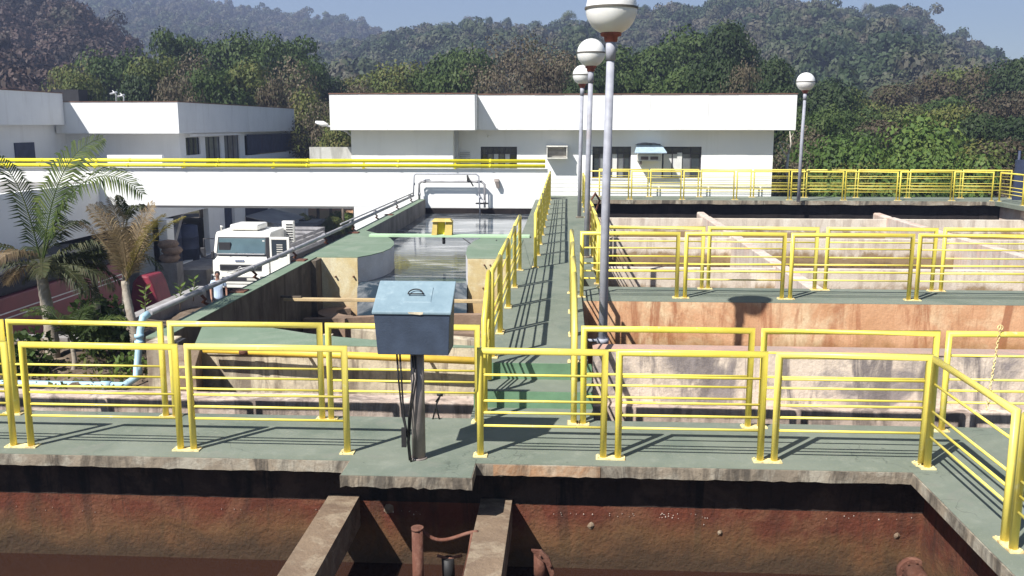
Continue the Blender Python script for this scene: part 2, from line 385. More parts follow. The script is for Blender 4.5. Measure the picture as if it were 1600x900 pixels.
# ============================================================ WALKWAYS (structure)
# near walkway: slab with painted top; the painted skin is its own sheet 4 mm above
struct('near_walkway', roughslab(-9.5, 9.5, 7.60, 8.85, -.10, 0, .07, .0035), 'edge')
struct('near_walkway_paint', MB().box(-9.5, 9.5, 7.612, 8.845, .001, .004), 'green')
struct('near_walkway_orange_edge', roughslab(-.60, .32, 7.593, 7.62, -.097, -.004, .06, .004), 'edge_orange')
struct('control_platform', roughslab(-1.86, -.75, 7.26, 7.70, -.094, .003, .05, .006), 'edge')
struct('control_platform_paint', MB().box(-1.852, -.757, 7.268, 7.70, .0035, .0075), 'green')
struct('side_walkway', roughslab(2.93, 9.5, -1.0, 7.597, -.10, -.002, .3, .006), 'edge')
struct('side_walkway_paint', MB().box(2.942, 9.5, -1.0, 7.610, -.001, .003), 'green')
# stairs up to the central walkway
struct('stair_landing', MB().box(-.93, .30, 8.852, 9.225, -.12, .0005), 'green')
struct('stair_tread', MB().box(-.93, .30, 9.235, 9.70, .004, .18), 'green')
struct('stair_riser', MB().box(-.93, .30, 9.225, 9.234, -.1, .176), 'green_bright')
struct('stair_riser', MB().box(-.93, .30, 9.690, 9.702, .1805, UP-.004), 'green_bright')
# central walkway, three stretches
struct('central_walkway', MB().prism([(-.93, 9.703), (.26, 9.703), (.26, 16.35), (-.93, 16.35)], -2.6, UP), 'green', bevel=.008)
struct('central_walkway', MB().prism([(-.60, 16.352), (.66, 16.352), (.66, 33.58), (-.60, 33.58)], -2.6, UP), 'green', bevel=.008)
struct('walkway_ledge', MB().prism([(-1.02, 21.6), (-.602, 16.354), (-.602, 31.6), (-1.02, 31.6)], -2.6, UP+.012), 'green')
struct('walkway_ledge', MB().prism([(-1.35, 21.0), (-.93, 17.5), (-.93, 16.3), (-.603, 16.3), (-1.021, 21.6), (-1.021, 21.6)][:5], -2.6, UP-.004), 'green')
# cross walkway between the two right-hand tanks
struct('cross_walkway', MB().box(.262, 15.4, 14.405, 14.52, UP-.10, UP-.002), 'orange_wall')
struct('cross_walkway_paint', MB().box(.262, 15.4, 13.31, 14.52, UP-.001, UP+.002), 'green')
# far walkway in front of the laboratory building, and the one down the right side of the tank
struct('far_walkway', roughslab(.662, 16.0, 31.75, 33.58, UP-.13, UP-.002, .3, .008), 'edge')
struct('far_walkway_paint', MB().box(.662, 16.0, 31.765, 33.58, UP-.001, UP+.003), 'green')
struct('far_side_walkway', MB().box(14.25, 16.0, 8.6, 31.748, UP-.13, UP-.001), 'green')

# ============================================================ NEAR TANK
t = thing('near_tank', (0, 7.7, -1.6), 'open rust red concrete tank in the foreground below the near walkway', 'tank')
MB().box(-9.5, 3.35, 7.84, 8.1, -.46, -.101).build('wall_upper', 'overhang_shade', t)
MB().box(-9.5, 3.35, 7.84, 8.1, -2.6, -.462).build('wall', 'rust_wall', t)
MB().box(3.15, 3.4, -1.0, 7.839, -2.6, -.101).build('side_wall', 'rust_wall', t)
MB().box(-9.7, -9.5, -1.0, 7.839, -2.6, -.101).build('side_wall', 'rust_wall', t)
MB().box(-9.5, 3.3, -1.0, 7.9, -2.7, -2.6).build('tank_floor', 'dark_wall', t)
roughslab(-2.11, -1.83, 5.0, 7.838, -.70, -.41, .03, .003).build('beam', 'beam', t)
roughslab(-.73, -.45, 5.0, 7.838, -.70, -.412, .03, .003).build('beam', 'beam', t)
# plaster patches on the wall, then pale flecks for sun glints
for (px, py, r) in ((923, 821, .035), (1125, 832, .026), (1401, 837, .032), (608, 795, .05)):
    p = atY(px, py, 7.84); q = MB()
    q.lathe([(0.001, 0), (r*.5, 0), (r, .0)], (0, 0, 0), 9)
    vs = [(p.x+math.cos(a)*r*random.uniform(.7, 1.1), 7.836, p.z+math.sin(a)*r*random.uniform(.7, 1.1)) for a in [i*2*math.pi/9 for i in range(9)]]
    vs += [(p.x, 7.815, p.z)]
    MB().add(vs, [(9, (i+1) % 9, i) for i in range(9)]).build('plaster_patch', 'beam', t)
fl = MB()  # pale flecks along the rough lit edge, imitating sun glints
for i in range(70):
    px = random.choice([random.uniform(0, 190), random.uniform(280, 520), random.uniform(600, 660), random.uniform(840, 1000), random.uniform(1030, 1110), random.uniform(1290, 1450)])
    p = atY(px, 790+px*.0115+random.expovariate(.35), 7.84); r = random.uniform(.002, .006)
    fl.add([(p.x-r, 7.832, p.z-r), (p.x+r, 7.832, p.z-r*random.random()), (p.x+r*.4, 7.828, p.z+r*1.6), (p.x-r*.7, 7.836, p.z+r)], [(0, 1, 2, 3)])
tag(fl.build('glint_flecks', 'plinth', t), kind='stuff')
struct('near_tank_water', MB().box(-9.5, 3.15, -1.0, 7.839, -1.3, -1.06), 'water_dark')
# iron fittings rising from the near tank
t = thing('rusty_stand_pipe', (-.86, 7.1, -1.1), 'thick rusty stand pipe rising from the tank between the two concrete beams', 'pipe')
p = atY(652, 826, 7.1)
MB().tube([(p.x, 7.1, -1.3), (p.x, 7.1, p.z)], .047, 14).build('pipe', 'rust', t)
MB().tube([(p.x, 7.1, p.z-.01), (p.x, 7.1, p.z+.012)], .052, 14).build('pipe_rim', 'rust', t)
t = thing('sagging_iron_strap', (-.55, 7.2, -.9), 'sagging rusty iron strap running from the stand pipe to the right hand beam', 'iron strap')
pp = bez([atY(x, y, 7.15) for x, y in ((655, 822), (676, 852), (694, 849), (716, 838), (730, 831), (747, 831))], 14)
MB().tube(pp, .016, 7).build('strap', 'rust', t)
pp = [atY(x, y, 7.12) for x, y in ((738, 834), (733, 865), (723, 905))]
MB().tube(pp, .014, 7).build('rod', 'rust', t)
t = thing('rusty_curved_bracket', (-.7, 7.3, -1), 'small curved rusty iron bracket low down beside the right hand beam', 'bracket')
MB().tube([atY(x, y, 7.3) for x, y in ((683, 868), (700, 873), (722, 868))], .013, 7).build('bracket', 'rust', t)
MB().tube([atY(x, y, 7.3) for x, y in ((700, 872), (702, 912))], .055, 9).build('valve_body', 'black', t)
t = thing('rusty_lever', (0, 7.2, -1), 'bolted rusty lever plate standing in the tank right of both beams', 'lever')
MB().tube([atY(x, y, 7.2) for x, y in ((843, 866), (845, 905))], .05, 10, r1=.06).build('stem', 'rust', t)
a = [atY(x, y, 7.14) for x, y in ((830, 860), (846, 861), (858, 872), (866, 895), (862, 907), (852, 880), (838, 870))]
b = [v+Vector((0, .03, 0)) for v in a]
MB().hexa([tuple(v) for v in a], [tuple(v) for v in b]).build('lever_plate', 'rust', t)
for x, y in ((844, 868), (859, 884)):
    q = atY(x, y, 7.13); MB().tube([q, q+Vector((0, -.012, 0))], .009, 8).build('bolt', 'rust', t)
p = atY(1447, 918, 7.5)
t = thing('flanged_outlet_pipe', (p.x, 7.6, p.z), 'rusty pipe stub with a round bolted flange near the right end of the tank wall', 'pipe')
MB().tube([(p.x, 7.86, p.z-.02), (p.x, 7.78, p.z-.02)], .135, 22).build('flange', 'rust', t)
MB().tube([(p.x, 7.78, p.z-.02), (p.x+.03, 7.3, p.z-.12)], .10, 18).build('pipe', 'rust', t)
for k in range(10):
    a = k*math.pi/5+.2; MB().tube([(p.x+.115*math.cos(a), 7.785, p.z-.02+.115*math.sin(a)), (p.x+.115*math.cos(a), 7.765, p.z-.02+.115*math.sin(a))], .011, 6).build('bolt', 'rust', t)
p = atY(457, 876, 7.65)
t = thing('rusty_stub', (p.x, 7.7, p.z), 'short broken rusty stub on the tank wall left of the left beam', 'pipe')
MB().tube([(p.x+.03, 7.85, p.z+.03), (p.x-.04, 7.77, p.z-.07)], .05, 9, r1=.04).build('stub', 'rust', t)

# ============================================================ CHANNEL WALLS BEHIND THE NEAR WALKWAY
t = thing('channel_wall', (3, 9.8, -.1), 'long stained pink and grey concrete channel wall behind the right hand railing', 'wall')
roughslab(.31, 15.5, 9.445, 9.59, -2.6, -.035, .1, .004).build('plinth', 'plinth', t)
roughslab(.31, 15.5, 9.591, 9.86, -2.6, .528, .12, .005).build('wall', 'pink_wall', t)
roughslab(.305, 15.5, 9.583, 9.87, .529, .539, .12, .004).build('coping', 'pink_top', t)
t = thing('low_channel_wall', (-3, 9.7, -.1), 'low pinkish plinth wall running along the left half behind the walkway', 'wall')
roughslab(-12, -.932, 9.445, 9.74, -2.6, -.035, .1, .004).build('plinth', 'plinth', t)
struct('gutter_floor', MB().box(-12, 15.5, 8.6, 9.44, -1.3, -1.1), 'dark_wall')
struct('gutter_wall', MB().box(-12, -.935, 8.62, 8.75, -1.3, -.101), 'dark_wall')
struct('gutter_wall', MB().box(.305, 15.5, 8.62, 8.75, -1.3, -.101), 'dark_wall')
# first right-hand tank (between channel wall and cross walkway)
t = thing('rear_tank_near', (4, 12, -2), 'narrow tank with an orange stained concrete back wall under the cross walkway', 'tank')
roughslab(.262, 15.4, 13.30, 14.4, -2.6, UP-.003, .10, .004).build('back_wall', 'orange_wall', t)
MB().box(.262, 15.4, 9.86, 13.38, -2.7, -2.6).build('tank_floor', 'dark_wall', t)
struct('rear_tank_water', MB().box(.262, 15.4, 9.875, 13.29, -2.5, -1.0), 'water_rust')
# big right-hand settling tank
t = thing('settling_tank', (7.5, 14.5, -2), 'large pale concrete settling tank divided by low baffle walls on the right', 'tank')
MB().box(.66, 15.0, 32.0, 32.3, -2.6, UP-.132).build('back_wall', 'dark_wall', t)
MB().box(.663, .70, 14.53, 31.9, -2.6, UP-.05).build('side_wall', 'baffle_far', t)
MB().box(14.5, 14.8, 14.53, 31.9, -2.6, UP-.132).build('side_wall', 'baffle_far', t)
MB().box(.66, 14.5, 14.4, 32, -2.7, -2.6).build('tank_floor', 'dark_wall', t)
for yy in (19.5, 24.8, 30.1):
    roughslab(.701, 14.49, yy, yy+.22, -2.6, -.10, .2, .01).build('baffle', 'baffle', t)
for xx in (4.4, 10.2):
    for a, b in ((14.53, 19.498), (19.722, 24.798), (25.022, 30.098)):
        MB().box(xx, xx+.26, a, b, -2.6, -.02).build('partition', 'baffle_far', t, bevel=.02)
    a = 30.322
    MB().hexa([(xx, a, -2.6), (xx+.26, a, -2.6), (xx+.26, 31.6, -2.6), (xx, 31.6, -2.6)], [(xx, a, -.02), (xx+.26, a, -.02), (xx+.26, 31.45, .0), (xx, 31.45, .0)]).build('partition', 'baffle_far', t, bevel=.05)
struct('settling_tank_water', MB().box(.701, 14.49, 14.53, 31.9, -2.5, -.93), 'water_dark')

# ============================================================ LEFT BASIN AND CHANNEL
t = thing('left_channel_wall', (-4.95, 20, UP), 'long channel wall with a green painted top carrying the grey pipe on the left', 'wall')
MB().box(-5.05, -4.80, 17.52, 31.6, -3.9, UP-.004).build('wall', 'grey_wall', t)
MB().box(-5.05, -4.80, 10.95, 17.519, -3.9, UP-.004).build('wall', 'basin', t)
MB().box(-5.055, -4.795, 14.30, 31.6, UP-.003, UP+.008).build('painted_top', 'green_pier', t)
MB().box(-5.055, -4.795, 10.95, 14.27, UP-.003, UP+.008).build('painted_top', 'green_pier', t)
MB().box(-4.9, -4.70, 17.1, 17.5, -2.6, UP-.01).build('buttress', 'basin', t)
for yy in (13.6, 16.9, 21.4, 25.8):   # rusty joint plates
    MB().box(-5.09, -4.86, yy, yy+.24, UP+.009, UP+.03).build('joint_plate', 'rust', t)
# the white-washed piers narrowing the channel
cur = [(-3.99, 17.52), (-3.80, 17.85), (-3.66, 18.3), (-3.60, 18.8), (-3.63, 19.4), (-3.75, 20.0), (-3.93, 20.55), (-4.2, 21.1), (-4.5, 21.6), (-4.79, 22.0)]
t = thing('curved_pier', (-4.4, 19, UP), 'green topped pier with a curved pale side at the left of the water channel', 'pier')
MB().prism([(-4.79, 17.521)]+cur, -2.6, UP-.004).build('body', 'pier_white', t)
MB().prism([(-4.79, 17.516)]+[(x-.0, y-.004 if i == 0 else y) for i, (x, y) in enumerate(cur)], UP-.003, UP+.012).build('painted_top', 'green_pier', t)
MB().box(-4.79, -3.995, 17.500, 17.519, -2.6, UP-.006).build('front_face', 'mustard', t)
for px, py in ((525, 432), (553, 432)):
    q = atY(px, py, 17.5); MB().tube([q, q+Vector((0, -.05, 0))], .018, 8).build('stud', 'rust', t)
cr = [(-.935, 17.521), (-.935, 21.2), (-1.5, 21.25), (-1.85, 20.9), (-2.0, 20.2), (-2.04, 19.2), (-1.97, 18.2), (-1.87, 17.521)]
t = thing('right_pier', (-1.4, 19, UP), 'green topped pier with a bright white edge beside the central walkway', 'pier')
MB().prism(cr, -2.6, UP-.006).build('body', 'pier_white', t)
MB().prism(cr, UP-.005, UP+.010).build('painted_top', 'green_pier', t)
MB().box(-1.86, -.94, 17.500, 17.519, -2.6, UP-.008).build('front_face', 'mustard', t)
for px, py in ((757, 414), (755, 450), (766, 414)):
    q = atY(px, py, 17.5); MB().tube([q, q+Vector((0, -.05, 0))], .015, 8).build('stud', 'rust', t)
struct('channel_floor', MB().box(-4.8, -.94, 10, 31.9, -2.7, -2.6), 'dark_wall')
struct('channel_water', MB().box(-4.799, -.936, 17.56, 31.695, -1.2, -.13), 'water')
struct('basin_water', MB().box(-4.799, -.936, 10.6, 17.50, -2.5, -.95), 'water_dark')
wz = MB()   # the sheet of water falling between the piers
for i in range(24):
    x0 = -3.99+i*(2.12/24); x1 = x0+2.12/24
    wz.add([(x0, 17.56, -.12), (x1, 17.56, -.12), (x1, 17.40, -.22), (x0, 17.40, -.22), (x1, 17.30+.02*math.sin(i), -1.0), (x0, 17.30+.02*math.sin(i-1), -1.0)], [(0, 1, 2, 3), (3, 2, 4, 5)], True)
struct('falling_water', wz, 'water')
# churned foam at the foot of the fall
fm = MB()
for i in range(240):
    x = random.uniform(-3.7, -1.6); y = random.gauss(16.6, .45); r = random.uniform(.02, .07)
    fm.lathe([(r, 0), (r*.7, r*.5), (.001, r*.7)], (x, y, -.95), 5)
tag(fm.build('foam', 'water', None), 'white foam churned up where the channel water falls', 'foam', kind='stuff')
t = thing('wooden_plank', (-3, 15.2, 0), 'long pale wooden plank laid across the basin behind the blue cabinet', 'plank')
MB().box(-4.74, -.94, 15.15, 15.25, -.05, .0).build('plank', 'wood', t, bevel=.006)
MB().box(-4.795, -4.45, 15.17, 15.23, .002, .03).build('end_block', 'basin', t)
# curved weir trough
t = thing('curved_weir', (-4, 17, -.6), 'brown S shaped concrete weir edge curving out of the basin wall', 'weir')
def band(path, wd, z0, z1):
    L = []; Rr = []
    for i, p in enumerate(path):
        a = Vector(path[max(0, i-1)]); b = Vector(path[min(len(path)-1, i+1)]); d = (b-a).normalized(); nn = Vector((-d.y, d.x))
        L.append(Vector(p)+nn*wd/2); Rr.append(Vector(p)-nn*wd/2)
    m = MB()
    for i in range(len(path)-1):
        q = [L[i], L[i+1], Rr[i+1], Rr[i]]
        m.hexa([(v.x, v.y, z0) for v in q][::-1], [(v.x, v.y, z1) for v in q][::-1])
    return m
band(bez([(-4.2, 17.48), (-4.75, 17.2), (-4.45, 16.6), (-3.95, 16.5)], 14), .34, -2.5, -.60).build('curved_edge', 'weir', t)
band(bez([(-4.75, 16.35), (-4.2, 16.3), (-3.4, 16.9), (-1.0, 16.95)], 14), .16, -2.5, -.598).build('long_edge', 'weir', t)
band(bez([(-3.6, 15.6), (-2.6, 15.9), (-1.0, 15.9)], 10), .2, -2.5, -.72).build('long_edge', 'weir', t)
# near slab with a concave back edge
back = [Vector((-1.02, 10.42)), Vector((-1.6, 10.5)), Vector((-2.2, 10.64)), Vector((-2.7, 10.78)), Vector((-3.14, 10.95)), Vector((-3.5, 11.14)), Vector((-3.94, 11.38)), Vector((-4.3, 11.40)), Vector((-4.60, 11.30))]
t = thing('basin_slab', (-3, 10.6, UP), 'green painted slab with a curved rear edge covering the front of the left basin', 'slab')
poly = [(-4.31, 10.34), (-.935, 10.34), (-.935, 10.42)]+[(v.x, v.y) for v in back]
MB().prism(poly, UP-.12, UP-.003).build('slab', 'cream_wall', t)
MB().prism(poly, UP-.002, UP+.006).build('painted_top', 'green_pier', t)
roughslab(-4.79, -.936, 10.36, 10.50, -2.6, UP-.122, .1, .006).build('wall', 'cream_wall', t)
MB().box(-3.25, -3.12, 11.9, 12.1, -2.6, .10).build('post', 'cream_wall', t)
MB().hexa([(-2.9, 12.2, -2.6), (-.94, 12.2, -2.6), (-.94, 12.4, -2.6), (-2.9, 12.4, -2.6)], [(-2.9, 12.2, .14), (-.94, 12.2, -.02), (-.94, 12.4, -.02), (-2.9, 12.4, .14)]).build('inner_wall', 'cream_wall', t)
# left end pillars
t = thing('end_pillar', (-4.6, 10.2, 0), 'brown stained concrete pillar where the basin meets the garden strip', 'wall')
MB().box(-5.05, -4.80, 10.66, 10.949, -2.6, UP-.02).build('wall', 'basin', t)
MB().box(-5.045, -4.80, 10.66, 10.949, UP-.019, UP+.006).build('painted_top', 'green_pier', t)
xa, xb = atY(276, 560, 9.95).x, atY(316, 560, 9.95).x
MB().hexa([(xa, 9.75, -2.6), (xb, 9.75, -2.6), (xb-.16, 10.338, -2.6), (xa-.16, 10.338, -2.6)], [(xa, 9.75, UP-.10), (xb, 9.75, UP-.10), (xb-.16, 10.338, UP-.01), (xa-.16, 10.338, UP-.01)]).build('return_wall', 'beam', t, bevel=.008)
t = thing('plaster_block', (-4.8, 10.4, 0), 'cream plastered block standing at the end of the garden strip', 'block')
xa, xb = atY(229, 560, 10.3).x, atY(267, 560, 10.3).x
MB().box(xa, xb, 10.3, 10.65, -2.6, .385).build('block', 'cream_wall', t, bevel=.01)
MB().box(xb+.005, xb+.05, 10.42, 10.64, -2.6, .36).build('gap_shade_strip', 'interior', t)  # dark strip filling the gap beside the block, in place of its shade

# ============================================================ RAILINGS
def rail_run(name_label, panels, bars, plates=True, r=.030, group=None, rb=.0115):
    """panels: list of (p0, p1) foot points; each panel is one bent frame with thin bars between its posts"""
    p0 = Vector(panels[0][0])
    root = thing('railing', p0, name_label, 'railing', group)
    feet = []
    for a, b in panels:
        a = Vector(a); b = Vector(b); h = Vector((0, 0, .985-r))
        jit = Vector((random.uniform(-.004, .004), random.uniform(-.004, .004), random.uniform(-.003, .003)))
        fr = MB().tube([a, a+h+jit, b+h+jit, b], r, 10).build('panel_frame', 'yellow', root)
        off = wloc(root)
        for z in bars:
            q = Vector((0, 0, z+random.uniform(-.003, .003)))
            bo = MB().tube([a+q-off, b+q-off], rb, 7).build('bar', 'yellow', None); bo.parent = fr
        feet += [a, b]
    if plates:
        used = set()
        for i, a in enumerate(feet):
            if i in used: continue
            c = Vector(a); e = Vector(a)
            for j in range(i+1, len(feet)):
                if (feet[j]-a).length < .3: e = feet[j]; used.add(j)
            mid = (c+e)/2; d = (e-c); L = d.length/2+.062
            ang = math.atan2(d.y, d.x) if d.length > .01 else 0
            q = MB(); q.box(-L, L, -.05, .05, .004, .016)
            for sx in (-L+.018, L-.018):
                for sy in (-.035, .035): q.tube([(sx, sy, .016), (sx, sy, .026)], .007, 6)
            po = q.build('base_plate', 'plate', root, local=True); po.location = mid-root.location; po.rotation_euler = (0, 0, ang+random.uniform(-.04, .04))
    return root
def X(*xs): return xs
YF, YB = 7.80, 8.73
three = (.52, .41, .30); four = (.745, .51, .40, .285)
def px_panels(pairs, Y, z): return [((a, Y, z), (b, Y, z)) for a, b in pairs]
rail_run('front railing of the near walkway, left of the blue cabinet', px_panels([(-8.1, -6.75), (-6.6, -4.995), (-4.83, -3.44), (-3.32, -1.92)], YF, 0), three)
rail_run('front railing of the near walkway, between the blue cabinet and the corner', px_panels([(-.73, .35), (.48, 1.71), (1.83, 3.08)], YF, 0), four)
rail_run('yellow railing running down the right side towards the viewer', [((3.10, 7.72, 0), (3.10, 6.30, 0)), ((3.10, 6.17, 0), (3.10, 4.75, 0)), ((3.10, 4.6, 0), (3.10, 3.2, 0))], four)
rr = rail_run('rear railing of the near walkway, left half before garden and basin', px_panels([(-8.6, -7.25), (-7.1, -5.60), (-5.52, -3.98), (-3.88, -2.39), (-2.30, -.84)], YB, 0), three)
rail_run('rear railing of the near walkway, right half before the stained wall', px_panels([(.19, 1.78), (1.90, 3.50), (3.61, 5.2), (5.32, 6.9), (7.0, 8.6)], YB, 0), four)
rail_run('nearest railing on the left side of the central walkway, ending at a free post', [((-.79, y0, UP), (-.79, y1, UP)) for y0, y1 in ((9.9, 11.10), (11.22, 12.72), (12.84, 14.35), (14.47, 16.10))], four)
rail_run('long far railing on the left of the central walkway up to the building', [((-.53, y0, UP), (-.53, y0+1.55, UP)) for y0 in [16.45+1.68*i for i in range(9)]], four)
rail_run('near railing on the right side of the central walkway, seen end on', [((.10, y0, UP), (.10, y1, UP)) for y0, y1 in ((9.75, 11.0), (11.1, 12.4), (12.5, 13.9))], four)
rail_run('yellow railing on the right of the central walkway beside the settling tank', [((.53, y0, UP), (.53, y0+1.5, UP)) for y0 in [14.75+1.62*i for i in range(3)]], four)
rail_run('distant yellow railing on the right of the central walkway behind the second lamp post', [((.56, y0, UP), (.56, y0+1.5, UP)) for y0 in [22.4+1.62*i for i in range(5)]], four)
rail_run('yellow railing on the front edge of the cross walkway between the tanks', px_panels([(.25, 1.65), (1.77, 3.18), (3.30, 5.0), (5.11, 6.8), (6.92, 8.6)], 13.6, UP), four)
rail_run('yellow railing on the rear edge of the cross walkway above the settling tank', px_panels([(.56, 2.13), (2.23, 3.86), (4.02, 5.63), (5.77, 7.4), (7.52, 9.1)], 14.4, UP), four)
f = [.74, 2.19, 3.96, 5.74, 7.56, 9.36, 11.15, 12.92, 14.27]
rail_run('far yellow railing on the tank edge before the white building', px_panels([(a+.05, b-.05) for a, b in zip(f[:-1], f[1:])], 31.95, UP), four, r=.025, rb=.009)
f = [1.14, 2.95, 4.71, 6.54, 8.36, 10.13, 11.9, 13.69, 15.4]
rail_run('rearmost yellow railing, standing against the white building and the trees', px_panels([(a+.05, b-.05) for a, b in zip(f[:-1], f[1:])], 33.15, UP), four, r=.025, rb=.009)
rail_run('yellow railing running down the far right side of the settling tank', [((14.4, y0, UP), (14.4, y0-1.6, UP)) for y0 in (31.8, 30.1, 28.4, 26.7, 25.0)], four)
# stair handrails
for x, lab in ((-.80, 'short yellow handrail stepping down the left side of the two green stairs'), (.10, 'short yellow handrail stepping down the right side of the two green stairs')):
    t = thing('stair_handrail', (x, 9.2, 0), lab, 'handrail')
    n = 8.75 if x > 0 else 9.05
    MB().tube([(x, n, 0), (x, n, .97), (x, 9.60, .97+UP), (x, 9.60, .2)], .030, 10).build('panel_frame', 'yellow', t)
    for z in four[:4]: MB().tube([(x, n, z), (x, 9.60, z+UP)], .0115, 7).build('bar', 'yellow', t)
    MB().box(x-.06, x+.06, n-.06, n+.06, .004, .016).build('base_plate', 'plate', t)
# chain on the right
t = thing('hanging_chain', (3.95, 8.72, .9), 'rusty chain hanging from the rear railing at the far right', 'chain')
p = atY(1563, 512, 8.70); ch = MB()
for k in range(27):
    z = p.z-.0-k*.030; x = p.x-.0022*k
    ring = [(x+(.011*math.cos(a) if k % 2 else 0), 8.70+(0 if k % 2 else .011*math.cos(a)), z+.019*math.sin(a)) for a in [i*math.pi/4 for i in range(9)]]
    ch.tube(ring, .0036, 5, cap=False)
ch.build('chain_links', 'plate', t)
MB().tube([(p.x+.025*math.cos(a), 8.70, p.z+.0+.025*math.sin(a)) for a in [i*math.pi/5 for i in range(11)]], .005, 5, cap=False).build('hook', 'plate', t)

# ============================================================ BLUE CONTROL CABINET
t = thing('control_cabinet', (-1.27, 7.70, 0), 'sloping topped blue control cabinet on a dark post at the walkway edge', 'control box')
MB().tube([(-1.262, 7.70, .0), (-1.262, 7.70, 1.05)], .060, 18).build('post', 'steel_dark', t)
MB().tube([(-1.262, 7.70, .004), (-1.262, 7.70, .02)], .075, 18).build('post_foot', 'steel_dark', t)
x0, x1, y0, y1 = -1.595, -.945, 7.50, 7.86
zf, zb = 1.345, 1.545
zf0 = .985
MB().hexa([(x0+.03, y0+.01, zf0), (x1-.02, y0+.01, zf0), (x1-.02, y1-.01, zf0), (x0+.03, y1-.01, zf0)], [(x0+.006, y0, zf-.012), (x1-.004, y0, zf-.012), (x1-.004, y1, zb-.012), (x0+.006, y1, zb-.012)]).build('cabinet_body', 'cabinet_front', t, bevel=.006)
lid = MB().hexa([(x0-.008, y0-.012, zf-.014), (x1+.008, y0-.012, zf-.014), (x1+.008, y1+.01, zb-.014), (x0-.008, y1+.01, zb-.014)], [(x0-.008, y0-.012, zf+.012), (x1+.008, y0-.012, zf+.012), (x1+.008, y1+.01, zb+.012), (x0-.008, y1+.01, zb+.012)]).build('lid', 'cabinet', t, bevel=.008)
sl_ = (zb-zf)/(y1-y0+.022); zt = lambda y: zf+.012+(y-(y0-.012))*sl_
off = wloc(t)
hp = MB().hexa([(-1.36-off.x, 7.60-off.y, zt(7.60)+.0-off.z), (-1.12-off.x, 7.60-off.y, zt(7.60)-off.z), (-1.12-off.x, 7.78-off.y, zt(7.78)-off.z), (-1.36-off.x, 7.78-off.y, zt(7.78)-off.z)], [(-1.355-off.x, 7.605-off.y, zt(7.6)+.007-off.z), (-1.125-off.x, 7.605-off.y, zt(7.6)+.007-off.z), (-1.125-off.x, 7.775-off.y, zt(7.78)+.005-off.z), (-1.355-off.x, 7.775-off.y, zt(7.78)+.005-off.z)])
o = hp.build('pressed_panel', 'cabinet', None); o.parent = lid
hx, hy = -1.262, 7.665
hd = MB().tube([(hx+.062*math.cos(a)-off.x, hy+.055*math.sin(a)-off.y, zt(hy+.055*math.sin(a))+.03-off.z) for a in [i*math.pi/10 for i in range(11)]], .0055, 6)
hd.tube([(hx-.064-off.x, hy-off.y, zt(hy)+.028-off.z), (hx+.074-off.x, hy-off.y, zt(hy)+.028-off.z)], .006, 6)
o = hd.build('handle', 'black', None); o.parent = lid
cp = MB().add([(-1.30-off.x, y0-.0125-off.y, zf+.010-off.z), (-1.17-off.x, y0-.0125-off.y, zf+.011-off.z), (-1.175-off.x, y0-.0128-off.y, zf-.008-off.z), (-1.20-off.x, y0-.0128-off.y, zf-.012-off.z), (-1.29-off.x, y0-.0128-off.y, zf-.004-off.z)], [(0, 4, 3, 2, 1)])
o = cp.build('paint_chip', 'chip', None); o.parent = lid
for xa, xb, yy, sw, zt_ in ((-1.42, -1.32, 7.60, .05, .99), (-1.39, -1.315, 7.58, .03, .99), (-1.29, -1.335, 7.62, .02, .95), (-1.27, -1.325, 7.63, -.03, .95)):
    pts = [Vector((xa, yy, zt_)), Vector((xa+.012, yy-.01, .75)), Vector(((xa+xb)/2-.01, yy-.03, .45)), Vector((xb-.008, yy-.01, .18)), Vector((xb, yy+.02, .004))]
    MB().tube(pts, .0085, 6).build('cable', 'black', t)
MB().box(-1.385, -1.345, 7.54, 7.57, .16, .33).build('cable_tag', 'black', t)
# cable hook by the railing, shadowed
t = thing('bent_wire_stand', (-1.45, 8.82, 0), 'small bent black wire fork standing behind the walkway right of the cabinet post', 'wire')
for pts in (((675, 660), (683, 628), (690, 614)), ((688, 660), (681, 634), (690, 614)), ((681, 628), (692, 612))):
    MB().tube([atY(x, y, 8.80) for x, y in pts], .009, 6).build('wire_leg', 'black', t)
MB().tube([atY(x, y, 8.80) for x, y in ((683, 616), (692, 617))], .017, 6).build('knob', 'black', t)

# ============================================================ GLOBE LAMPS
def lamp(x, y, zb, zc, rad, rp, label):
    t = thing('globe_lamp', (x, y, zb), label, 'lamp', 'globe lamps on tall grey posts')
    top = zc-rad*.93
    lx = .035
    MB().tube([(x, y, zb), (x+.01, y, zb+(top-zb)*.55), (x+lx, y, top-.28)], rp*1.12, 16, r1=rp*.92).build('pole', 'galv', t)
    MB().tube([(x+lx, y, top-.30), (x+lx, y, top-.09)], rp*1.15, 16).build('sleeve', 'galv', t)
    MB().lathe([(rp*1.1, -.10), (rp*1.5, -.09), (rp*1.6, -.04), (rad*.40, -.03), (rad*.42, .03), (rad*.3, .05)], (x+lx, y, top), 20).build('collar', 'collar', t)
    prof = [(rad*math.cos(a)+.0005, rad*math.sin(a)) for a in np.linspace(-math.pi/2+.36, -.03, 12)]
    MB().lathe(prof, (x+lx, y, zc), 36).build('lower_globe', 'globe', t)
    prof = [(rad*.985*math.cos(a)+.0005, rad*.985*math.sin(a)) for a in np.linspace(.03, math.pi/2, 14)]
    MB().lathe(prof, (x+lx, y, zc), 36).build('upper_globe', 'globe', t)
    MB().lathe([(rad*.99, -.012), (rad*1.035, -.012), (rad*1.035, .012), (rad*.97, .012)], (x+lx, y, zc), 36, False).build('rim_band', 'globe_band', t)
    MB().tube([(x, y, zb), (x, y, zb+.03)], rp*2.1, 12).build('foot', 'edge', t)
    return t
lamp(.46, 10.92, -.2, 4.18, .292, .049, 'nearest and largest globe lamp, its thick grey post standing at the channel wall')
lamp(.41, 17.8, UP, 4.20, .262, .048, 'second globe lamp along the central walkway, its globe just under the nearest one')
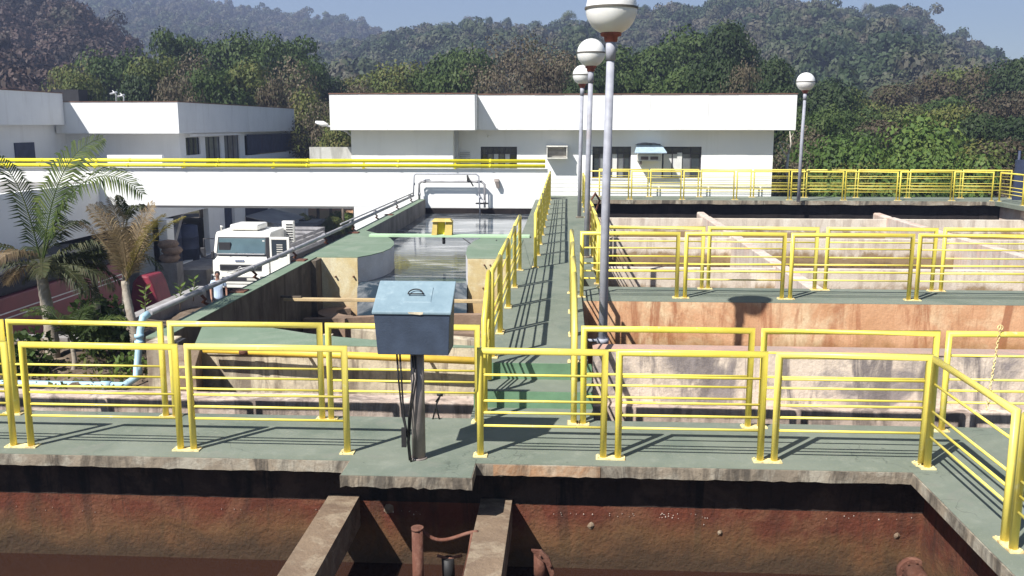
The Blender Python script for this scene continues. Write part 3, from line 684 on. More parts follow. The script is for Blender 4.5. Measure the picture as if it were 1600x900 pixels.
lamp(.38, 25.6, UP, 4.20, .262, .048, 'farthest globe lamp on the central walkway, partly hidden by the second one')
lamp(7.75, 31.5, UP-.05, 4.26, .30, .052, 'globe lamp standing apart at the right corner of the white building')
MB_ = MB().box(.262, .60, 10.78, 11.06, -.28, -.2); t = thing('lamp_bracket', (.42, 10.5, -.25), 'concrete bracket holding the nearest lamp post beside the walkway', 'bracket'); MB_.build('bracket', 'plinth', t)
MB().tube([(.27, 10.92, .33), (.41, 10.92, .33)], .02, 6).build('clamp', 'galv', t)
MB().tube([(.46, 10.92, .30), (.46, 10.92, .36)], .075, 12).build('clamp_ring', 'galv', t)
# dark hose looped on the walkway rail
t = thing('rubber_hose', (.55, 19.6, UP), 'dark hose looped over the railing by the second lamp post', 'hose')
MB().tube([(.55, 19.2, UP+.1), (.50, 19.3, UP+.5), (.52, 19.5, UP+.95), (.62, 19.6, UP+1.1), (.72, 19.7, UP+.95), (.60, 19.9, UP+.6), (.50, 19.6, UP+.3), (.58, 19.3, UP+.12)], .022, 7).build('hose', 'rust', t)

# ============================================================ PIPES
t = thing('grey_pipeline', (-5.15, 11, .55), 'long grey pipe on brackets running along the left channel wall', 'pipe')
MB().tube([(-5.16, 11.05, .575), (-5.16, 17, .545), (-5.14, 24, .53), (-5.14, 31.2, .52)], .038, 10).build('pipe', 'grey_pipe', t)
MB().tube([(-5.16, 21.0, .63), (-5.15, 26, .62), (-5.14, 31.2, .61)], .02, 8).build('thin_pipe', 'grey_pipe', t)
for yy in (12.7, 14.9, 17.2, 19.5, 22.1, 24.9, 28.0, 30.6):
    MB().tube([(-5.16, yy, .5), (-5.10, yy, .44), (-5.14, yy, .40), (-5.06, yy+.05, UP-.02)], .02, 6).build('bracket', 'rust', t)
    MB().tube([(-5.16, yy-.06, .55), (-5.16, yy+.06, .55)], .048, 10).build('coupling', 'grey_pipe', t)
def pipeframe(label, pts, r, mat, cpl=()):
    t = thing('pipe_frame', pts[0], label, 'pipe'); MB().tube(pts, r, 8).build('pipe', mat, t)
    for c, d in cpl: MB().tube([Vector(c)-Vector(d), Vector(c)+Vector(d)], r*1.35, 8).build('coupling', mat, t)
    return t
Yw = 31.45
t = pipeframe('thin grey pipe arch fixed on the white wall above the channel water', [(-5.14, Yw-.25, .56), (-5.13, Yw-.1, 1.18), (-5.07, Yw-.1, 1.24), (-3.02, Yw-.1, 1.24), (-2.93, Yw-.1, 1.16), (-2.90, Yw-.1, -.12)], .024, 'galv', [((-5.13, Yw-.1, .9), (0, 0, .04)), ((-2.9, Yw-.1, .45), (0, 0, .05))])
t = pipeframe('thicker grey pipe arch with valves just inside the thin arch on the white wall', [(-4.98, Yw, .36), (-4.98, Yw, .9), (-4.90, Yw, .98), (-2.84, Yw, .98), (-2.745, Yw, .88), (-2.745, Yw, .10)], .038, 'grey_pipe', [((-4.98, Yw, .55), (0, 0, .05)), ((-4.8, Yw, .98), (.05, 0, 0)), ((-3.0, Yw, .98), (.05, 0, 0)), ((-2.745, Yw, .3), (0, 0, .05))])
MB().tube([(-4.6, Yw-.05, 1.06), (-4.75, Yw-.05, 1.05), (-4.83, Yw-.02, .99)], .022, 6).build('valve_handle', 'galv', t)
MB().tube([(-3.32, Yw-.06, 1.2), (-3.3, Yw-.06, .98)], .035, 6).build('valve_stem', 'black', t)
MB().tube([(-3.3, Yw-.06, 1.14), (-3.12, Yw-.06, .82)], .025, 6).build('valve_handle', 'black', t)
MB().box(-3.05, -2.62, Yw-.06, Yw+.03, .22, .27).build('clamp', 'black', t)
p = atY(777, 287, 31.64)
t = thing('wall_vent', (p.x, 31.6, p.z), 'small dark metal spout on the white wall right of the pipe arches', 'spout')
MB().hexa([(p.x-.10, 31.5, p.z+.08), (p.x+.06, 31.5, p.z+.08), (p.x+.06, 31.69, p.z+.08), (p.x-.10, 31.69, p.z+.08)], [(p.x-.11, 31.6, p.z+.16), (p.x+.05, 31.6, p.z+.16), (p.x+.05, 31.69, p.z+.16), (p.x-.11, 31.69, p.z+.16)]).build('hood', 'steel_dark', t)
MB().hexa([(p.x-.02, 31.55, p.z-.14), (p.x+.08, 31.55, p.z-.14), (p.x+.08, 31.69, p.z-.14), (p.x-.02, 31.69, p.z-.14)], [(p.x-.08, 31.5, p.z+.078), (p.x+.06, 31.5, p.z+.078), (p.x+.06, 31.69, p.z+.078), (p.x-.08, 31.69, p.z+.078)]).build('chute', 'steel_dark', t)
# pale blue pipe: down the pillar and along the garden
t = thing('pale_blue_pipe', (-5.3, 11.05, 0), 'pale blue pipe dropping beside the plaster block and running left along the garden', 'pipe')
MB().tube([(-5.16, 11.02, .575), (-5.20, 10.95, .54), (-5.22, 10.9, .4), (-5.24, 10.75, -.17), (-5.34, 10.62, -.24), (-9.5, 10.62, -.235)], .043, 12).build('pipe', 'blue_pipe', t)
for z in (.22, .30): MB().tube([(-5.225, 10.86+z*.1-.03, z), (-5.225, 10.86+z*.1-.02, z+.045)], .057, 12).build('coupling', 'blue_pipe', t)
MB().tube([(-5.62, 10.62, -.24), (-5.5, 10.62, -.24)], .054, 12).build('coupling', 'blue_pipe', t)
MB().tube([(-5.236, 10.78, -.14), (-5.236, 10.80, -.02)], .054, 12).build('coupling', 'blue_pipe', t)
# yellow pipe along the slab front
t = thing('yellow_pipe', (-3, 10.12, .3), 'thick yellow pipe strapped along the front of the green basin slab', 'pipe')
MB().tube([(-4.15, 10.20, .335), (-2.5, 10.17, .295), (-.96, 10.15, .255)], .044, 12).build('pipe', 'yellow_old', t)
MB().tube([(-3.72, 10.193, .323), (-3.62, 10.191, .321)], .05, 12).build('strap', 'rust', t)
for xx in (-3.0, -1.6): MB().box(xx, xx+.03, 10.2, 10.36, .25, .275).build('bracket', 'rust', t)

# green bar over the channel with the yellow box
t = thing('green_crossbar', (-2.7, 20.9, UP), 'pale green bar bridging the channel between the two piers', 'bar')
MB().box(-4.45, -.80, 20.72, 20.98, UP+.013, UP+.065).build('bar', 'green_pale', t, bevel=.004)
t = thing('yellow_sensor_box', (-2.78, 20.85, UP), 'small open fronted yellow box sitting on the green bar over the water', 'box')
q = MB(); zz = UP+.066
for x0_, x1_ in ((-3.02, -2.90), (-2.73, -2.56)): q.hexa([(x0_, 20.72, zz), (x1_, 20.72, zz), (x1_, 20.98, zz), (x0_, 20.98, zz)], [(x0_+.03, 20.78, zz+.30), (x1_+.01, 20.78, zz+.30), (x1_+.01, 20.96, zz+.30), (x0_+.03, 20.96, zz+.30)])
q.build('side_panel', 'yellow_olive', t)
MB().hexa([(-3.02, 20.72, zz+.30), (-2.55, 20.72, zz+.30), (-2.55, 20.98, zz+.30), (-3.02, 20.98, zz+.30)], [(-2.97, 20.75, zz+.36), (-2.60, 20.75, zz+.36), (-2.60, 20.95, zz+.36), (-2.97, 20.95, zz+.36)]).build('cover', 'yellow_olive', t)
MB().box(-2.895, -2.735, 20.90, 20.97, zz, zz+.295).build('back_panel', 'yellow_gas', t)
MB().tube([(-2.75, 20.8, UP+.01), (-2.75, 20.8, UP-.14)], .035, 8).build('probe', 'black', t)
t = thing('slack_cable', (-1.9, 20.6, UP), 'thin dark cable hanging slack from the green bar to the right pier', 'cable')
MB().tube([(-2.3, 20.71, UP+.0), (-2.1, 20.65, UP-.13), (-1.8, 20.5, UP-.18), (-1.6, 20.3, UP-.1), (-1.5, 20.2, UP+.03)], .011, 5).build('cable', 'black', t)

# ============================================================ WHITE BRIDGE WALL WITH GAS PIPES
t = thing('white_bridge_wall', (-10, 31.7, 0), 'long white wall spanning from the garden to the walkway under the twin yellow pipes', 'wall')
MB().box(-30, -.62, 31.70, 31.95, .10, 1.37).build('parapet', 'white', t)
MB().box(-7.3, -.62, 31.705, 31.95, -3.9, .098).build('lower_wall', 'white', t)
MB().box(-5.2, -.62, 31.66, 31.699, -2.6, .06).build('shade_band', 'dark_wall', t)  # dark sheet standing in for the shadow under the white wall
MB().box(-30, -.60, 31.66, 31.99, 1.372, 1.40).build('coping', 'white', t)
MB().box(-30, -7.32, 31.96, 33.3, .0, .12).build('deck', 'white', t)
for z, y, lab in ((1.50, 31.62, 'lower, nearer of the two long yellow gas pipes on the white wall'), (1.66, 31.78, 'upper of the two long yellow gas pipes on the white wall')):
    t = thing('gas_pipe', (-10, y, z), lab, 'pipe')
    MB().tube([(-30, y, z), (-.70, y, z)], .062, 12).build('pipe', 'yellow_gas', t)
    for xx in np.arange(-29, -1, 3.15):
        MB().box(xx, xx+.05, y-.03, y+.03, 1.405, z-.05).build('support', 'yellow_gas', t)
        MB().tube([(xx+1.2, y, z), (xx+1.27, y, z)], .070, 12).build('joint', 'yellow_gas', t)

# ============================================================ LABORATORY BUILDING
BY = 33.6
t = thing('white_building', (0, BY, GR), 'long low white office building with a deep flat fascia behind the tanks', 'building')
H1 = [(-3.07, -1.76, 1.0, 2.10), (.94, 2.31, .98, 2.11), (3.41, 4.80, .99, 2.11)]
wall_x(MB(), -3.9, 7.30, GR, 2.74, BY, BY+.2, H1+[(-.66, .02, 1.73, 2.13)]).build('wall', 'white', t)
MB().box(-7.55, -3.95, 32.65, 32.85, GR, 2.74).build('wall', 'white', t)
MB().box(-7.55, -7.35, 32.851, 43, GR, 2.74).build('side_wall', 'white', t)
MB().box(7.10, 7.30, BY+.201, 43, GR, 2.74).build('side_wall', 'white', t)
MB().box(-7.55, 7.3, 43.001, 43.2, GR, 2.74).build('rear_wall', 'white', t)
MB().box(-4.15, -3.95, 32.851, 33.8, GR, 2.74).build('side_wall', 'white', t)
MB().box(-3.90, -3.60, BY+.3, BY+.31, -1, 2.7).build('partition', 'interior', t)
MB().box(-3.6, 7.0, 37.0, 37.1, -1, 2.7).build('partition', 'interior', t)
MB().box(-7.3, 7.1, 34, 43, .15, .2).build('interior_floor', 'interior', t)
MB().box(-8.06, -3.12, 32.15, 42.5, 3.80, 3.86).build('roof', 'roof_grey', t)
MB().box(-3.10, 7.86, 33.12, 43.8, 3.80, 3.86).build('roof', 'roof_grey', t)
MB().box(-8.0, -3.14, 32.15, 43.6, 2.705, 2.74).build('soffit', 'white', t)
MB().box(-3.14, 7.8, 33.12, 43.6, 2.706, 2.742).build('soffit', 'white', t)
# fascia panels: separate slabs with open joints
def fascia(x0, x1, y, n, z0=2.695, z1=3.905):
    wdt = (x1-x0)/n; first = None
    for i in range(n):
        a = x0+i*wdt
        if first is None:
            first = MB().box(a+.0015, a+wdt-.0015, y, y+.09, z0, z1).build('fascia_panel', 'fascia', t, bevel=.002, seg=1)
        else: inst(first, 'fascia_panel', (i*wdt, random.uniform(-.004, .004), 0), t)
fascia(-8.13, -3.12, 32.05, 5); fascia(-3.10, 7.90, 33.0, 11)
MB().box(-3.208, -3.115, 32.145, 32.999, 2.697, 3.903).build('fascia_return', 'fascia', t)
MB().box(-8.13, -8.04, 32.145, 43.6, 2.697, 3.903).build('fascia_return', 'fascia', t)
MB().box(7.81, 7.90, 33.095, 43.8, 2.697, 3.903).build('fascia_return', 'fascia', t)
MB().box(-8.15, -3.10, 32.03, 32.19, 3.907, 3.945).build('roof_edge', 'roof', t)
MB().box(-3.098, 7.92, 32.98, 33.14, 3.907, 3.945).build('roof_edge', 'roof', t)
# windows
def window(x0, x1, z0, z1, y, divs, panes, parent):
    fr = MB(); w_ = .045
    fr.box(x0, x1, y+.06, y+.12, z1-w_, z1); fr.box(x0, x1, y+.06, y+.12, z0, z0+w_)
    fr.box(x0, x0+w_, y+.06, y+.12, z0+w_, z1-w_); fr.box(x1-w_, x1, y+.06, y+.12, z0+w_, z1-w_)
    n = len(panes); stp = (x1-x0-2*w_)/n
    for i in range(1, n): fr.box(x0+w_+i*stp-.018, x0+w_+i*stp+.018, y+.065, y+.115, z0+w_, z1-w_)
    hb = z1-.26
    fr.box(x0+w_, x1-w_, y+.062, y+.118, hb, hb+.03)
    f = fr.build('window_frame', 'frame_dark', parent); off = wloc(parent)
    for i, m in enumerate(panes):
        a = x0+w_+i*stp+.018; b = a+stp-.036
        o = MB().box(a-off.x, b-off.x, y+.085-off.y, y+.093-off.y, z0+w_-off.z, hb-off.z).build('pane', m, None); o.parent = f
    o = MB().box(x0+w_-off.x, x1-w_-off.x, y+.085-off.y, y+.093-off.y, hb+.03-off.z, z1-w_-off.z).build('top_pane', 'glass', None); o.parent = f
    MB().box(x0-.03, x1+.03, y-.03, y+.058, z0-.035, z0-.001).build('window_sill', 'white', parent)
window(*H1[0], BY, 6, ['glass', 'glass_dust', 'curtain', 'glass_dust', 'curtain', 'glass'][:6], t)
window(*H1[1], BY, 6, ['glass', 'glass_dust', 'glass', 'curtain', 'glass_dust', 'glass'], t)
window(*H1[2], BY, 4, ['curtain', 'curtain', 'glass_dust', 'glass'], t)
MB().box(3.95, 4.12, BY+.035, BY+.055, 1.1, 1.9).build('window_blind', 'curtain', t)
# duct and side grille at the inner corner
MB().box(-3.948, -3.93+.1, 33.1, 33.3, GR, 2.70).build('down_duct', 'alu', t)
q = MB()
for k in range(9): q.box(-3.82, -3.45, BY-.06, BY-.02, 1.28+k*.075, 1.31+k*.075)
q.build('louvre', 'alu', t)
# small wall lamp
p = atY(763, 213, BY); MB().lathe([(.001, -.04), (.04, -.02), (.04, .02), (.001, .04)], (p.x, BY-.05, p.z), 10).build('wall_light', 'globe', t)
# faint grooves on the lower wall
for k in range(4): MB().box(-.55, 7.28, BY-.006, BY-.001, .50+k*.14, .512+k*.14).build('wall_groove', 'old_white', t)
# AC units
a_ = thing('air_conditioner', (-.32, BY-.25, 1.73), 'boxed window air conditioner under a flat hood on the white building wall', 'air conditioner')
MB().box(-.70, .05, BY-.42, BY+.1, 2.10, 2.15).build('hood', 'ac', a_)
q = MB(); q.box(-.69, -.66, BY-.40, BY+.1, 1.73, 2.098); q.box(.01, .04, BY-.40, BY+.1, 1.73, 2.098); q.box(-.70, .05, BY-.42, BY+.1, 1.69, 1.73); q.build('housing', 'ac', a_)
MB().box(-.655, .005, BY-.20, BY+.1, 1.732, 2.096).build('grille', 'ac_grille', a_)
for k in range(7): MB().box(-.65, 0, BY-.215, BY-.202, 1.76+k*.045, 1.775+k*.045).build('slat', 'ac', a_)
a_ = thing('air_conditioner', (2.95, BY-.25, 1.6), 'air conditioner under a pale blue tin awning with soot above it', 'air conditioner')
MB().hexa([(2.38, BY-.75, 1.90), (3.50, BY-.75, 1.90), (3.40, BY-.01, 2.13), (2.50, BY-.01, 2.13)], [(2.38, BY-.75, 1.93), (3.50, BY-.75, 1.93), (3.40, BY-.01, 2.16), (2.50, BY-.01, 2.16)]).build('awning', 'awning', a_)
MB().box(2.52, 3.32, BY-.55, BY+.0, 1.62, 1.86).build('case', 'ac', a_, bevel=.01)
MB().box(2.62, 2.88, BY-.56, BY-.551, 1.67, 1.78).build('grille', 'ac_grille', a_)
MB().box(2.95, 3.22, BY-.56, BY-.551, 1.67, 1.78).build('grille', 'ac_grille', a_)
MB().box(2.60, 2.66, BY-.5, BY-.0, 1.50, 1.618).build('bracket', 'ac_grille', a_)
vs = [(2.92+.5*math.cos(x)*random.uniform(.75, 1.1), BY-.003, 2.18+.07*math.sin(x)*random.uniform(.6, 1.2)) for x in [i*math.pi/9 for i in range(18)]]
MB().add(vs, [tuple(range(18))[::-1]]).build('soot_patch', 'soot', a_)

# low wall and street light left of the building
t = thing('grey_parapet', (-8.4, 33.1, .12), 'short aged white parapet between the two buildings', 'wall')
MB().box(-9.15, -7.62, 33.0, 33.2, .121, 2.09).build('wall', 'old_white', t)
t = thing('street_light', (-7.9, 32.9, 2), 'street light on a curved arm at the left corner of the white building', 'street light')
pts = [atY(x, y, 33.0) for x, y in ((551, 232), (550, 213), (541, 205), (526, 200), (508, 196))]
MB().tube(pts, .035, 8).build('arm', 'alu', t)
p = atY(500, 193, 33.0)
MB().tube([p+Vector((.28, 0, -.05)), p+Vector((.1, 0, -.01)), p+Vector((-.16, 0, .05))], [.05, .10, .045], 12).build('lamp_head', 'globe', t)

# ============================================================ LEFT BUILDING
t = thing('left_building', (-18, 40, GR), 'white warehouse building on the left with deep fascias and an open loading dock', 'building')
LX = -16.3
# lower block, face parallel to the walkway, with dock openings
wall_y(MB(), 24, 58, GR, .9, LX-.25, LX, [(28.6, 36.2, GR-.01, -.87), (36.9, 41.5, GR+.95, -.87), (43.5, 44.9, GR+.9, -.9), (46.4, 50.5, GR+1.5, -.9)]).build('dock_wall', 'white', t)
MB().box(LX-.9, LX+.35, 36.2, 36.85, GR, -.88).build('dock_column', 'white', t)
MB().box(LX-8, LX+1.6, 36.86, 58, GR, GR+.9).build('dock_platform', 'kerb', t)
MB().box(LX-9, LX-8.8, 24, 58, GR, .8).build('inner_wall', 'interior', t)
MB().box(LX-8.8, LX-.25, 24, 58, .70, .9).build('dock_roof', 'roof_grey', t)
MB().hexa([(LX+.2, 34.6, GR), (LX+.5, 34.6, GR), (LX+.5, 34.9, GR), (LX+.2, 34.9, GR)], [(LX-.3, 38.5, -.9), (LX+.0, 38.5, -.9), (LX, 38.8, -.9), (LX-.3, 38.8, -.9)]).build('raking_strut', 'kerb', t)
MB().box(LX-.2, LX-.15, 43.5, 44.9, GR+.9, -.9).build('door', 'navy', t)
q = MB(); q.box(LX-.2, LX-.16, 46.4, 50.5, GR+1.5, -.9); q.build('shutter', 'navy', t)
MB().hexa([(LX+.02, 46.3, -1.75), (LX+1.9, 46.3, -2.2), (LX+1.9, 50.6, -2.2), (LX+.02, 50.6, -1.75)], [(LX+.02, 46.3, -1.70), (LX+1.9, 46.3, -2.15), (LX+1.9, 50.6, -2.15), (LX+.02, 50.6, -1.70)]).build('door_canopy', 'roof_grey', t)
# upper block
UX = -16.9
wall_x(MB(), -24.5, UX-.3, .9, 2.6, 40.9, 41.1, []).build('upper_wall', 'white', t)
wall_y(MB(), 41.1, 58, .9, 2.6, UX-.5, UX-.3, [(41.6, 43.3, 1.5, 2.3), (43.9, 45.9, .95, 2.3), (46.4, 48.6, .95, 2.35), (49.4, 57.5, .95, 2.3)]).build('upper_wall', 'white', t)
MB().box(UX-2.6, UX-2.5, 41.2, 58, .9, 2.6).build('inner_wall', 'interior', t)
q = MB()
for y0_, y1_, z0_, z1_ in ((41.6, 43.3, 1.5, 2.3), (43.9, 45.9, .95, 2.3), (46.4, 48.6, .95, 2.35)):
    MB().box(UX-.42, UX-.40, y0_, y1_, z0_, z1_).build('window_pane', 'glass_dust' if y0_ > 43 else 'glass', t)
    for k in range(4): q.box(UX-.40, UX-.37, y0_+(y1_-y0_)*k/3-.03, y0_+(y1_-y0_)*k/3+.03, z0_, z1_)
q.build('window_frame', 'frame_dark', t)
for k in range(4): MB().box(UX-.2, UX-.14, 49.5+k*2, 51.46+k*2, 1.3, 2.35).build('sun_blind', 'navy', t)
MB().box(UX-.3, UX+.0, 49.4, 58, .9, 1.25).build('balcony_wall', 'white', t)
MB().box(UX-.01, UX, 41.4, 48.0, 2.35, 2.45).build('lintel_band', 'white', t)
# small lean window on the upper terrace and the white parapet showing above the gas pipes
MB().box(-19.6, -17.2, 39.0, 39.2, .9, 1.60).build('terrace_parapet', 'white', t)
MB().box(-22.6, -22.4, 20, 41, .9, 2.88).build('upper_wall', 'white', t)
MB().box(-22.399, -22.35, 36.9, 38.3, 1.3, 2.15).build('window_pane', 'navy', t)
# fascias
MB().box(-22.3, -16.8, 40.0, 40.15, 2.50, 3.84).build('fascia', 'fascia', t)
MB().box(-16.95, -16.8, 40.151, 57.5, 2.50, 3.84).build('fascia', 'fascia', t)
MB().box(-22.3, -16.95, 40.15, 57.5, 3.70, 3.76).build('roof', 'roof_grey', t)
MB().box(-22.3, -16.95, 40.15, 57.5, 2.50, 2.55).build('soffit', 'white', t)
MB().box(-22.32, -16.78, 39.98, 40.17, 3.841, 3.875).build('roof_edge', 'roof', t)
MB().box(-16.97, -16.78, 40.171, 57.52, 3.841, 3.875).build('roof_edge', 'roof', t)
MB().box(-22.0, -21.85, 20, 40.0-.2, 2.87, 4.21).build('fascia', 'fascia', t)
MB().box(-30, -22.0, 20, 39.8, 4.05, 4.12).build('roof', 'roof_grey', t)
MB().box(-30, -21.87, 39.80, 39.95, 2.87, 4.21).build('fascia', 'fascia', t)
MB().box(-24, -21.83, 20, 39.97, 4.211, 4.245).build('roof_edge', 'roof', t)
MB().box(-30, -22.0, 20, 39.8, 2.88, 2.93).build('soffit', 'white', t)
t = thing('roof_tank', (-22.2, 41.5, 3.8), 'small dark box on the roof between the two white fascias', 'box')
MB().box(-22.9, -21.7, 41.0, 41.8, 3.77, 4.42).build('box', 'interior', t)
for i, (px, py) in enumerate(((180, 148), (192, 152))):
    p = atY(px, py, 44)
    t = thing('roof_antenna', (p.x, 44, 3.8), ('left' if i == 0 else 'right')+' one of two small bent metal antennas on the warehouse roof', 'antenna')
    MB().tube([(p.x, 44, 3.76), (p.x+.05, 44, p.z), (p.x-.12, 44, p.z+.2)], .03, 5).build('mast', 'alu', t)
    MB().tube([(p.x-.25, 44, p.z+.03), (p.x+.1, 44, p.z+.12)], .05, 5).build('cross_arm', 'alu', t)

# ============================================================ GROUND, YARD, GARDEN
struct('ground', MB().add([(-1500, -300, GR), (1500, -300, GR), (1500, 2500, GR), (-1500, 2500, GR)], [(0, 1, 2, 3)]), 'floor')
struct('yard_road', MB().box(-30, -7.0, 0, 70, GR, GR+.02), 'road')
struct('dock_apron', MB().box(LX+.02, -13.2, 24, 36.8, GR+.02, GR+.03), 'asphalt')
# garden strip
g = MB(); nx, ny = 22, 60
pts = []
for j in range(ny+1):
    for i in range(nx+1):
        x = -7.0+1.95*i/nx; y = 9.9+12.5*j/ny
        z = -.26-.10*max(0, y-14)-.55*max(0, y-17)+.05*math.sin(x*5.1+y*3)+random.uniform(-.03, .03)
        if i in (0, nx): z -= .02
        pts.append((x, y, z))
g.add(pts, [(j*(nx+1)+i, j*(nx+1)+i+1, (j+1)*(nx+1)+i+1, (j+1)*(nx+1)+i) for j in range(ny) for i in range(nx)], True)
struct('garden_soil', g, 'soil')
pts = []; g = MB()
for j in range(11):
    for i in range(41):
        x = -16+9.0*i/40; y = 9.9+3.0*j/10
        pts.append((x, y, -.27+.04*math.sin(x*3)+random.uniform(-.03, .03)))
g.add(pts, [(j*41+i, j*41+i+1, (j+1)*41+i+1, (j+1)*41+i) for j in range(10) for i in range(40)], True)
struct('garden_soil', g, 'soil')
t = thing('garden_kerb', (-7.1, 20, -.2), 'straight grey concrete kerb bordering the garden strip above the yard', 'kerb')
MB().hexa([(-7.22, 12.9, GR), (-7.0, 12.9, GR), (-7.0, 17.5, GR), (-7.22, 17.5, GR)], [(-7.22, 12.9, -.22), (-7.0, 12.9, -.22), (-7.0, 17.5, -.22), (-7.22, 17.5, -.22)]).build('kerb', 'kerb', t, bevel=.015)
MB().box(-16, -7.3, 12.92, 13.15, GR, -.21).build('kerb', 'kerb', t)

# ============================================================ VEHICLES
def lbox(parent, name, m, *a, bevel=0): return MB().box(*a).build(name, m, parent, local=True, bevel=bevel)
# white lorry, local frame: front faces -Y, x across
tr = thing('white_truck', (-12.92, 36.0, GR+.02), 'white flatbed truck parked facing the viewer with one cab door open', 'truck', rz=R(-2))
cab = MB()
prof = [(-.0, .52), (-.06, 1.0), (-.02, 1.42), (.05, 1.52), (.30, 2.42), (.42, 2.52), (2.0, 2.55), (2.0, .52)]   # (y, z)
for s_ in (1,):
    vs = [(-1.17+(.04 if z > 1.6 else 0), y, z) for y, z in prof]+[(1.17-(.04 if z > 1.6 else 0), y, z) for y, z in prof]
    n = len(prof)
    fs = [tuple(range(n)), tuple(range(n, 2*n))[::-1]]+[(i, n+i, n+(i+1) % n, (i+1) % n) for i in range(n)]
    cab.add(vs, fs)
cb = cab.build('cab', 'truck_white', tr, local=True, bevel=.05, seg=3)
def on_front(z0, z1, x0, x1, push, name, m, par):
    yy = lambda z: .05+(z-1.52)*.25/.90
    return MB().hexa([(x0, yy(z0)-push, z0), (x1, yy(z0)-push, z0), (x1, yy(z0)+.02, z0), (x0, yy(z0)+.02, z0)], [(x0+.03, yy(z1)-push, z1), (x1-.03, yy(z1)-push, z1), (x1-.03, yy(z1)+.02, z1), (x0+.03, yy(z1)+.02, z1)]).build(name, m, par, local=True, bevel=.015)
ws = on_front(1.60, 2.33, -1.04, 1.04, .025, 'windscreen_seal', 'truck_dark', tr)
on_front(1.65, 2.28, -.99, .99, .032, 'windscreen', 'windscreen', tr)
MB().box(-.93, -.45, .10, .17, 1.70, 2.12).build('driver_shade', 'interior', tr, local=True)
MB().box(-.98, .98, .0, .03, 1.655, 1.70).build('dashboard_line', 'silver', tr, local=True)
MB().box(.84, .93, .195, .20, 2.16, 2.22).build('sticker', 'curtain', tr, local=True)
for xx in (-.5, .2): MB().tube([(xx, .015, 1.62), (xx+.35, .03, 1.72)], .012, 5).build('wiper', 'truck_dark', tr, local=True)
gr = MB().box(-.86, .86, -.085, -.0, 1.02, 1.26).build('grille', 'truck_dark', tr, local=True, bevel=.02)
for k in range(4): MB().box(-.82, .82, -.10, -.086, 1.04+k*.055, 1.06+k*.055).build('grille_slat', 'truck_dark', gr, local=True)
MB().tube([(-.55, -.12, .95), (.55, -.12, 1.24)], .022, 6).build('diagonal_bar', 'alu', gr, local=True)
MB().tube([(.085*math.cos(a), -.13, 1.095+.085*math.sin(a)) for a in [i*math.pi/8 for i in range(17)]], .014, 6, cap=False).build('emblem_ring', 'alu', gr, local=True)
bd = MB().box(-.22, .14, -.055, -.03, 1.375, 1.47).build('badge', 'badge', tr, local=True)
q = MB()
for k in range(5): q.box(-.19+k*.065, -.15+k*.065, -.060, -.0555, 1.40, 1.445)
q.build('badge_lettering', 'silver', bd, local=True)
lbox(tr, 'bumper', 'truck_white', -1.2, 1.2, -.22, .25, .48, .88, bevel=.04)
lbox(tr, 'lower_grille', 'truck_dark', -.72, .72, -.235, -.21, .62, .78)
lbox(tr, 'lower_valance', 'truck_white', -.9, .9, -.20, .1, .34, .47, bevel=.02)
lbox(tr, 'fog_panel', 'ac', .30, .74, -.25, -.236, .655, .75)
for sx in (-1, 1):
    h = lbox(tr, 'headlight_housing', 'truck_dark', sx*.99-.14, sx*.99+.14, -.235, -.20, .56, .82)
    MB().box(sx*.99-.10, sx*.99+.10, -.25, -.236, .60, .78).build('headlight', 'lampglass', h, local=True)
    MB().tube([(sx*1.17, .25, 2.25), (sx*1.52, .05, 2.27), (sx*1.52, .05, 1.5), (sx*1.17, .2, 1.45)] if sx < 0 else [(sx*1.15, .25, 1.6), (sx*1.22, .1, 1.6)], .018, 6).build('mirror_arm', 'truck_dark', tr, local=True)
mr = lbox(tr, 'mirror', 'truck_dark', -1.66, -1.46, -.02, .08, 1.52, 1.92, bevel=.03)
lbox(tr, 'mirror', 'truck_dark', -1.20, -1.10, -.06, .06, 1.48, 1.78, bevel=.02)
lbox(tr, 'roof_box', 'truck_white', -.62, .55, .55, 1.7, 2.56, 2.80, bevel=.06)
MB().tube([(-1.0, .6, 2.55), (-.98, .55, 2.72), (-.9, .55, 2.70)], .03, 6).build('horn', 'truck_white', tr, local=True)
# door opened outwards on the right
dr = bpy.data.objects.new('door', None)
q = MB()
q.box(1.22, 1.30, -.05, -.0, .62, 2.38); q.box(1.92, 2.02, -.05, 0, .62, 2.38); q.box(1.30, 1.92, -.05, 0, 2.27, 2.38); q.box(1.30, 1.92, -.05, 0, .62, 1.38)
q.hexa([(1.30, -.05, 1.38), (1.92, -.05, 1.38), (1.92, 0, 1.38), (1.30, 0, 1.38)], [(1.30, -.05, 1.40), (1.92, -.05, 1.62), (1.92, 0, 1.62), (1.30, 0, 1.40)])
d = q.build('door', 'truck_white', tr, local=True, bevel=.012)
MB().box(1.29, 1.93, -.03, -.02, 1.38, 2.28).build('door_glass', 'glass', d, local=True)
q = MB()
for k in range(8): q.box(1.50, 1.74, -.045, -.034, 1.42+k*.09, 1.455+k*.09)
q.build('ladder_reflection_slats', 'ac', d, local=True)
MB().box(1.05, 1.24, .02, .14, .7, 2.35).build('door_pillar', 'truck_dark', tr, local=True)
MB().hexa([(1.25, -.3, .50), (1.8, -.3, .62), (1.8, .3, .62), (1.25, .3, .50)], [(1.25, -.3, .85), (1.9, -.3, 1.0), (1.9, .3, 1.0), (1.25, .3, .85)]).build('step_guard', 'truck_white', tr, local=True, bevel=.04)
for sx in (-1, 1):
    for yy in (.9, 5.6):
        wl = MB().tube([(sx*.88, yy, .48), (sx*1.15, yy, .48)], .48, 20).build('tyre', 'tyre', tr, local=True)
        MB().tube([(sx*1.151, yy, .48), (sx*1.17, yy, .48)], .26, 14).build('wheel_rim', 'alu', wl, local=True)
lbox(tr, 'chassis', 'truck_dark', -.45, .45, .6, 7.6, .55, .95)
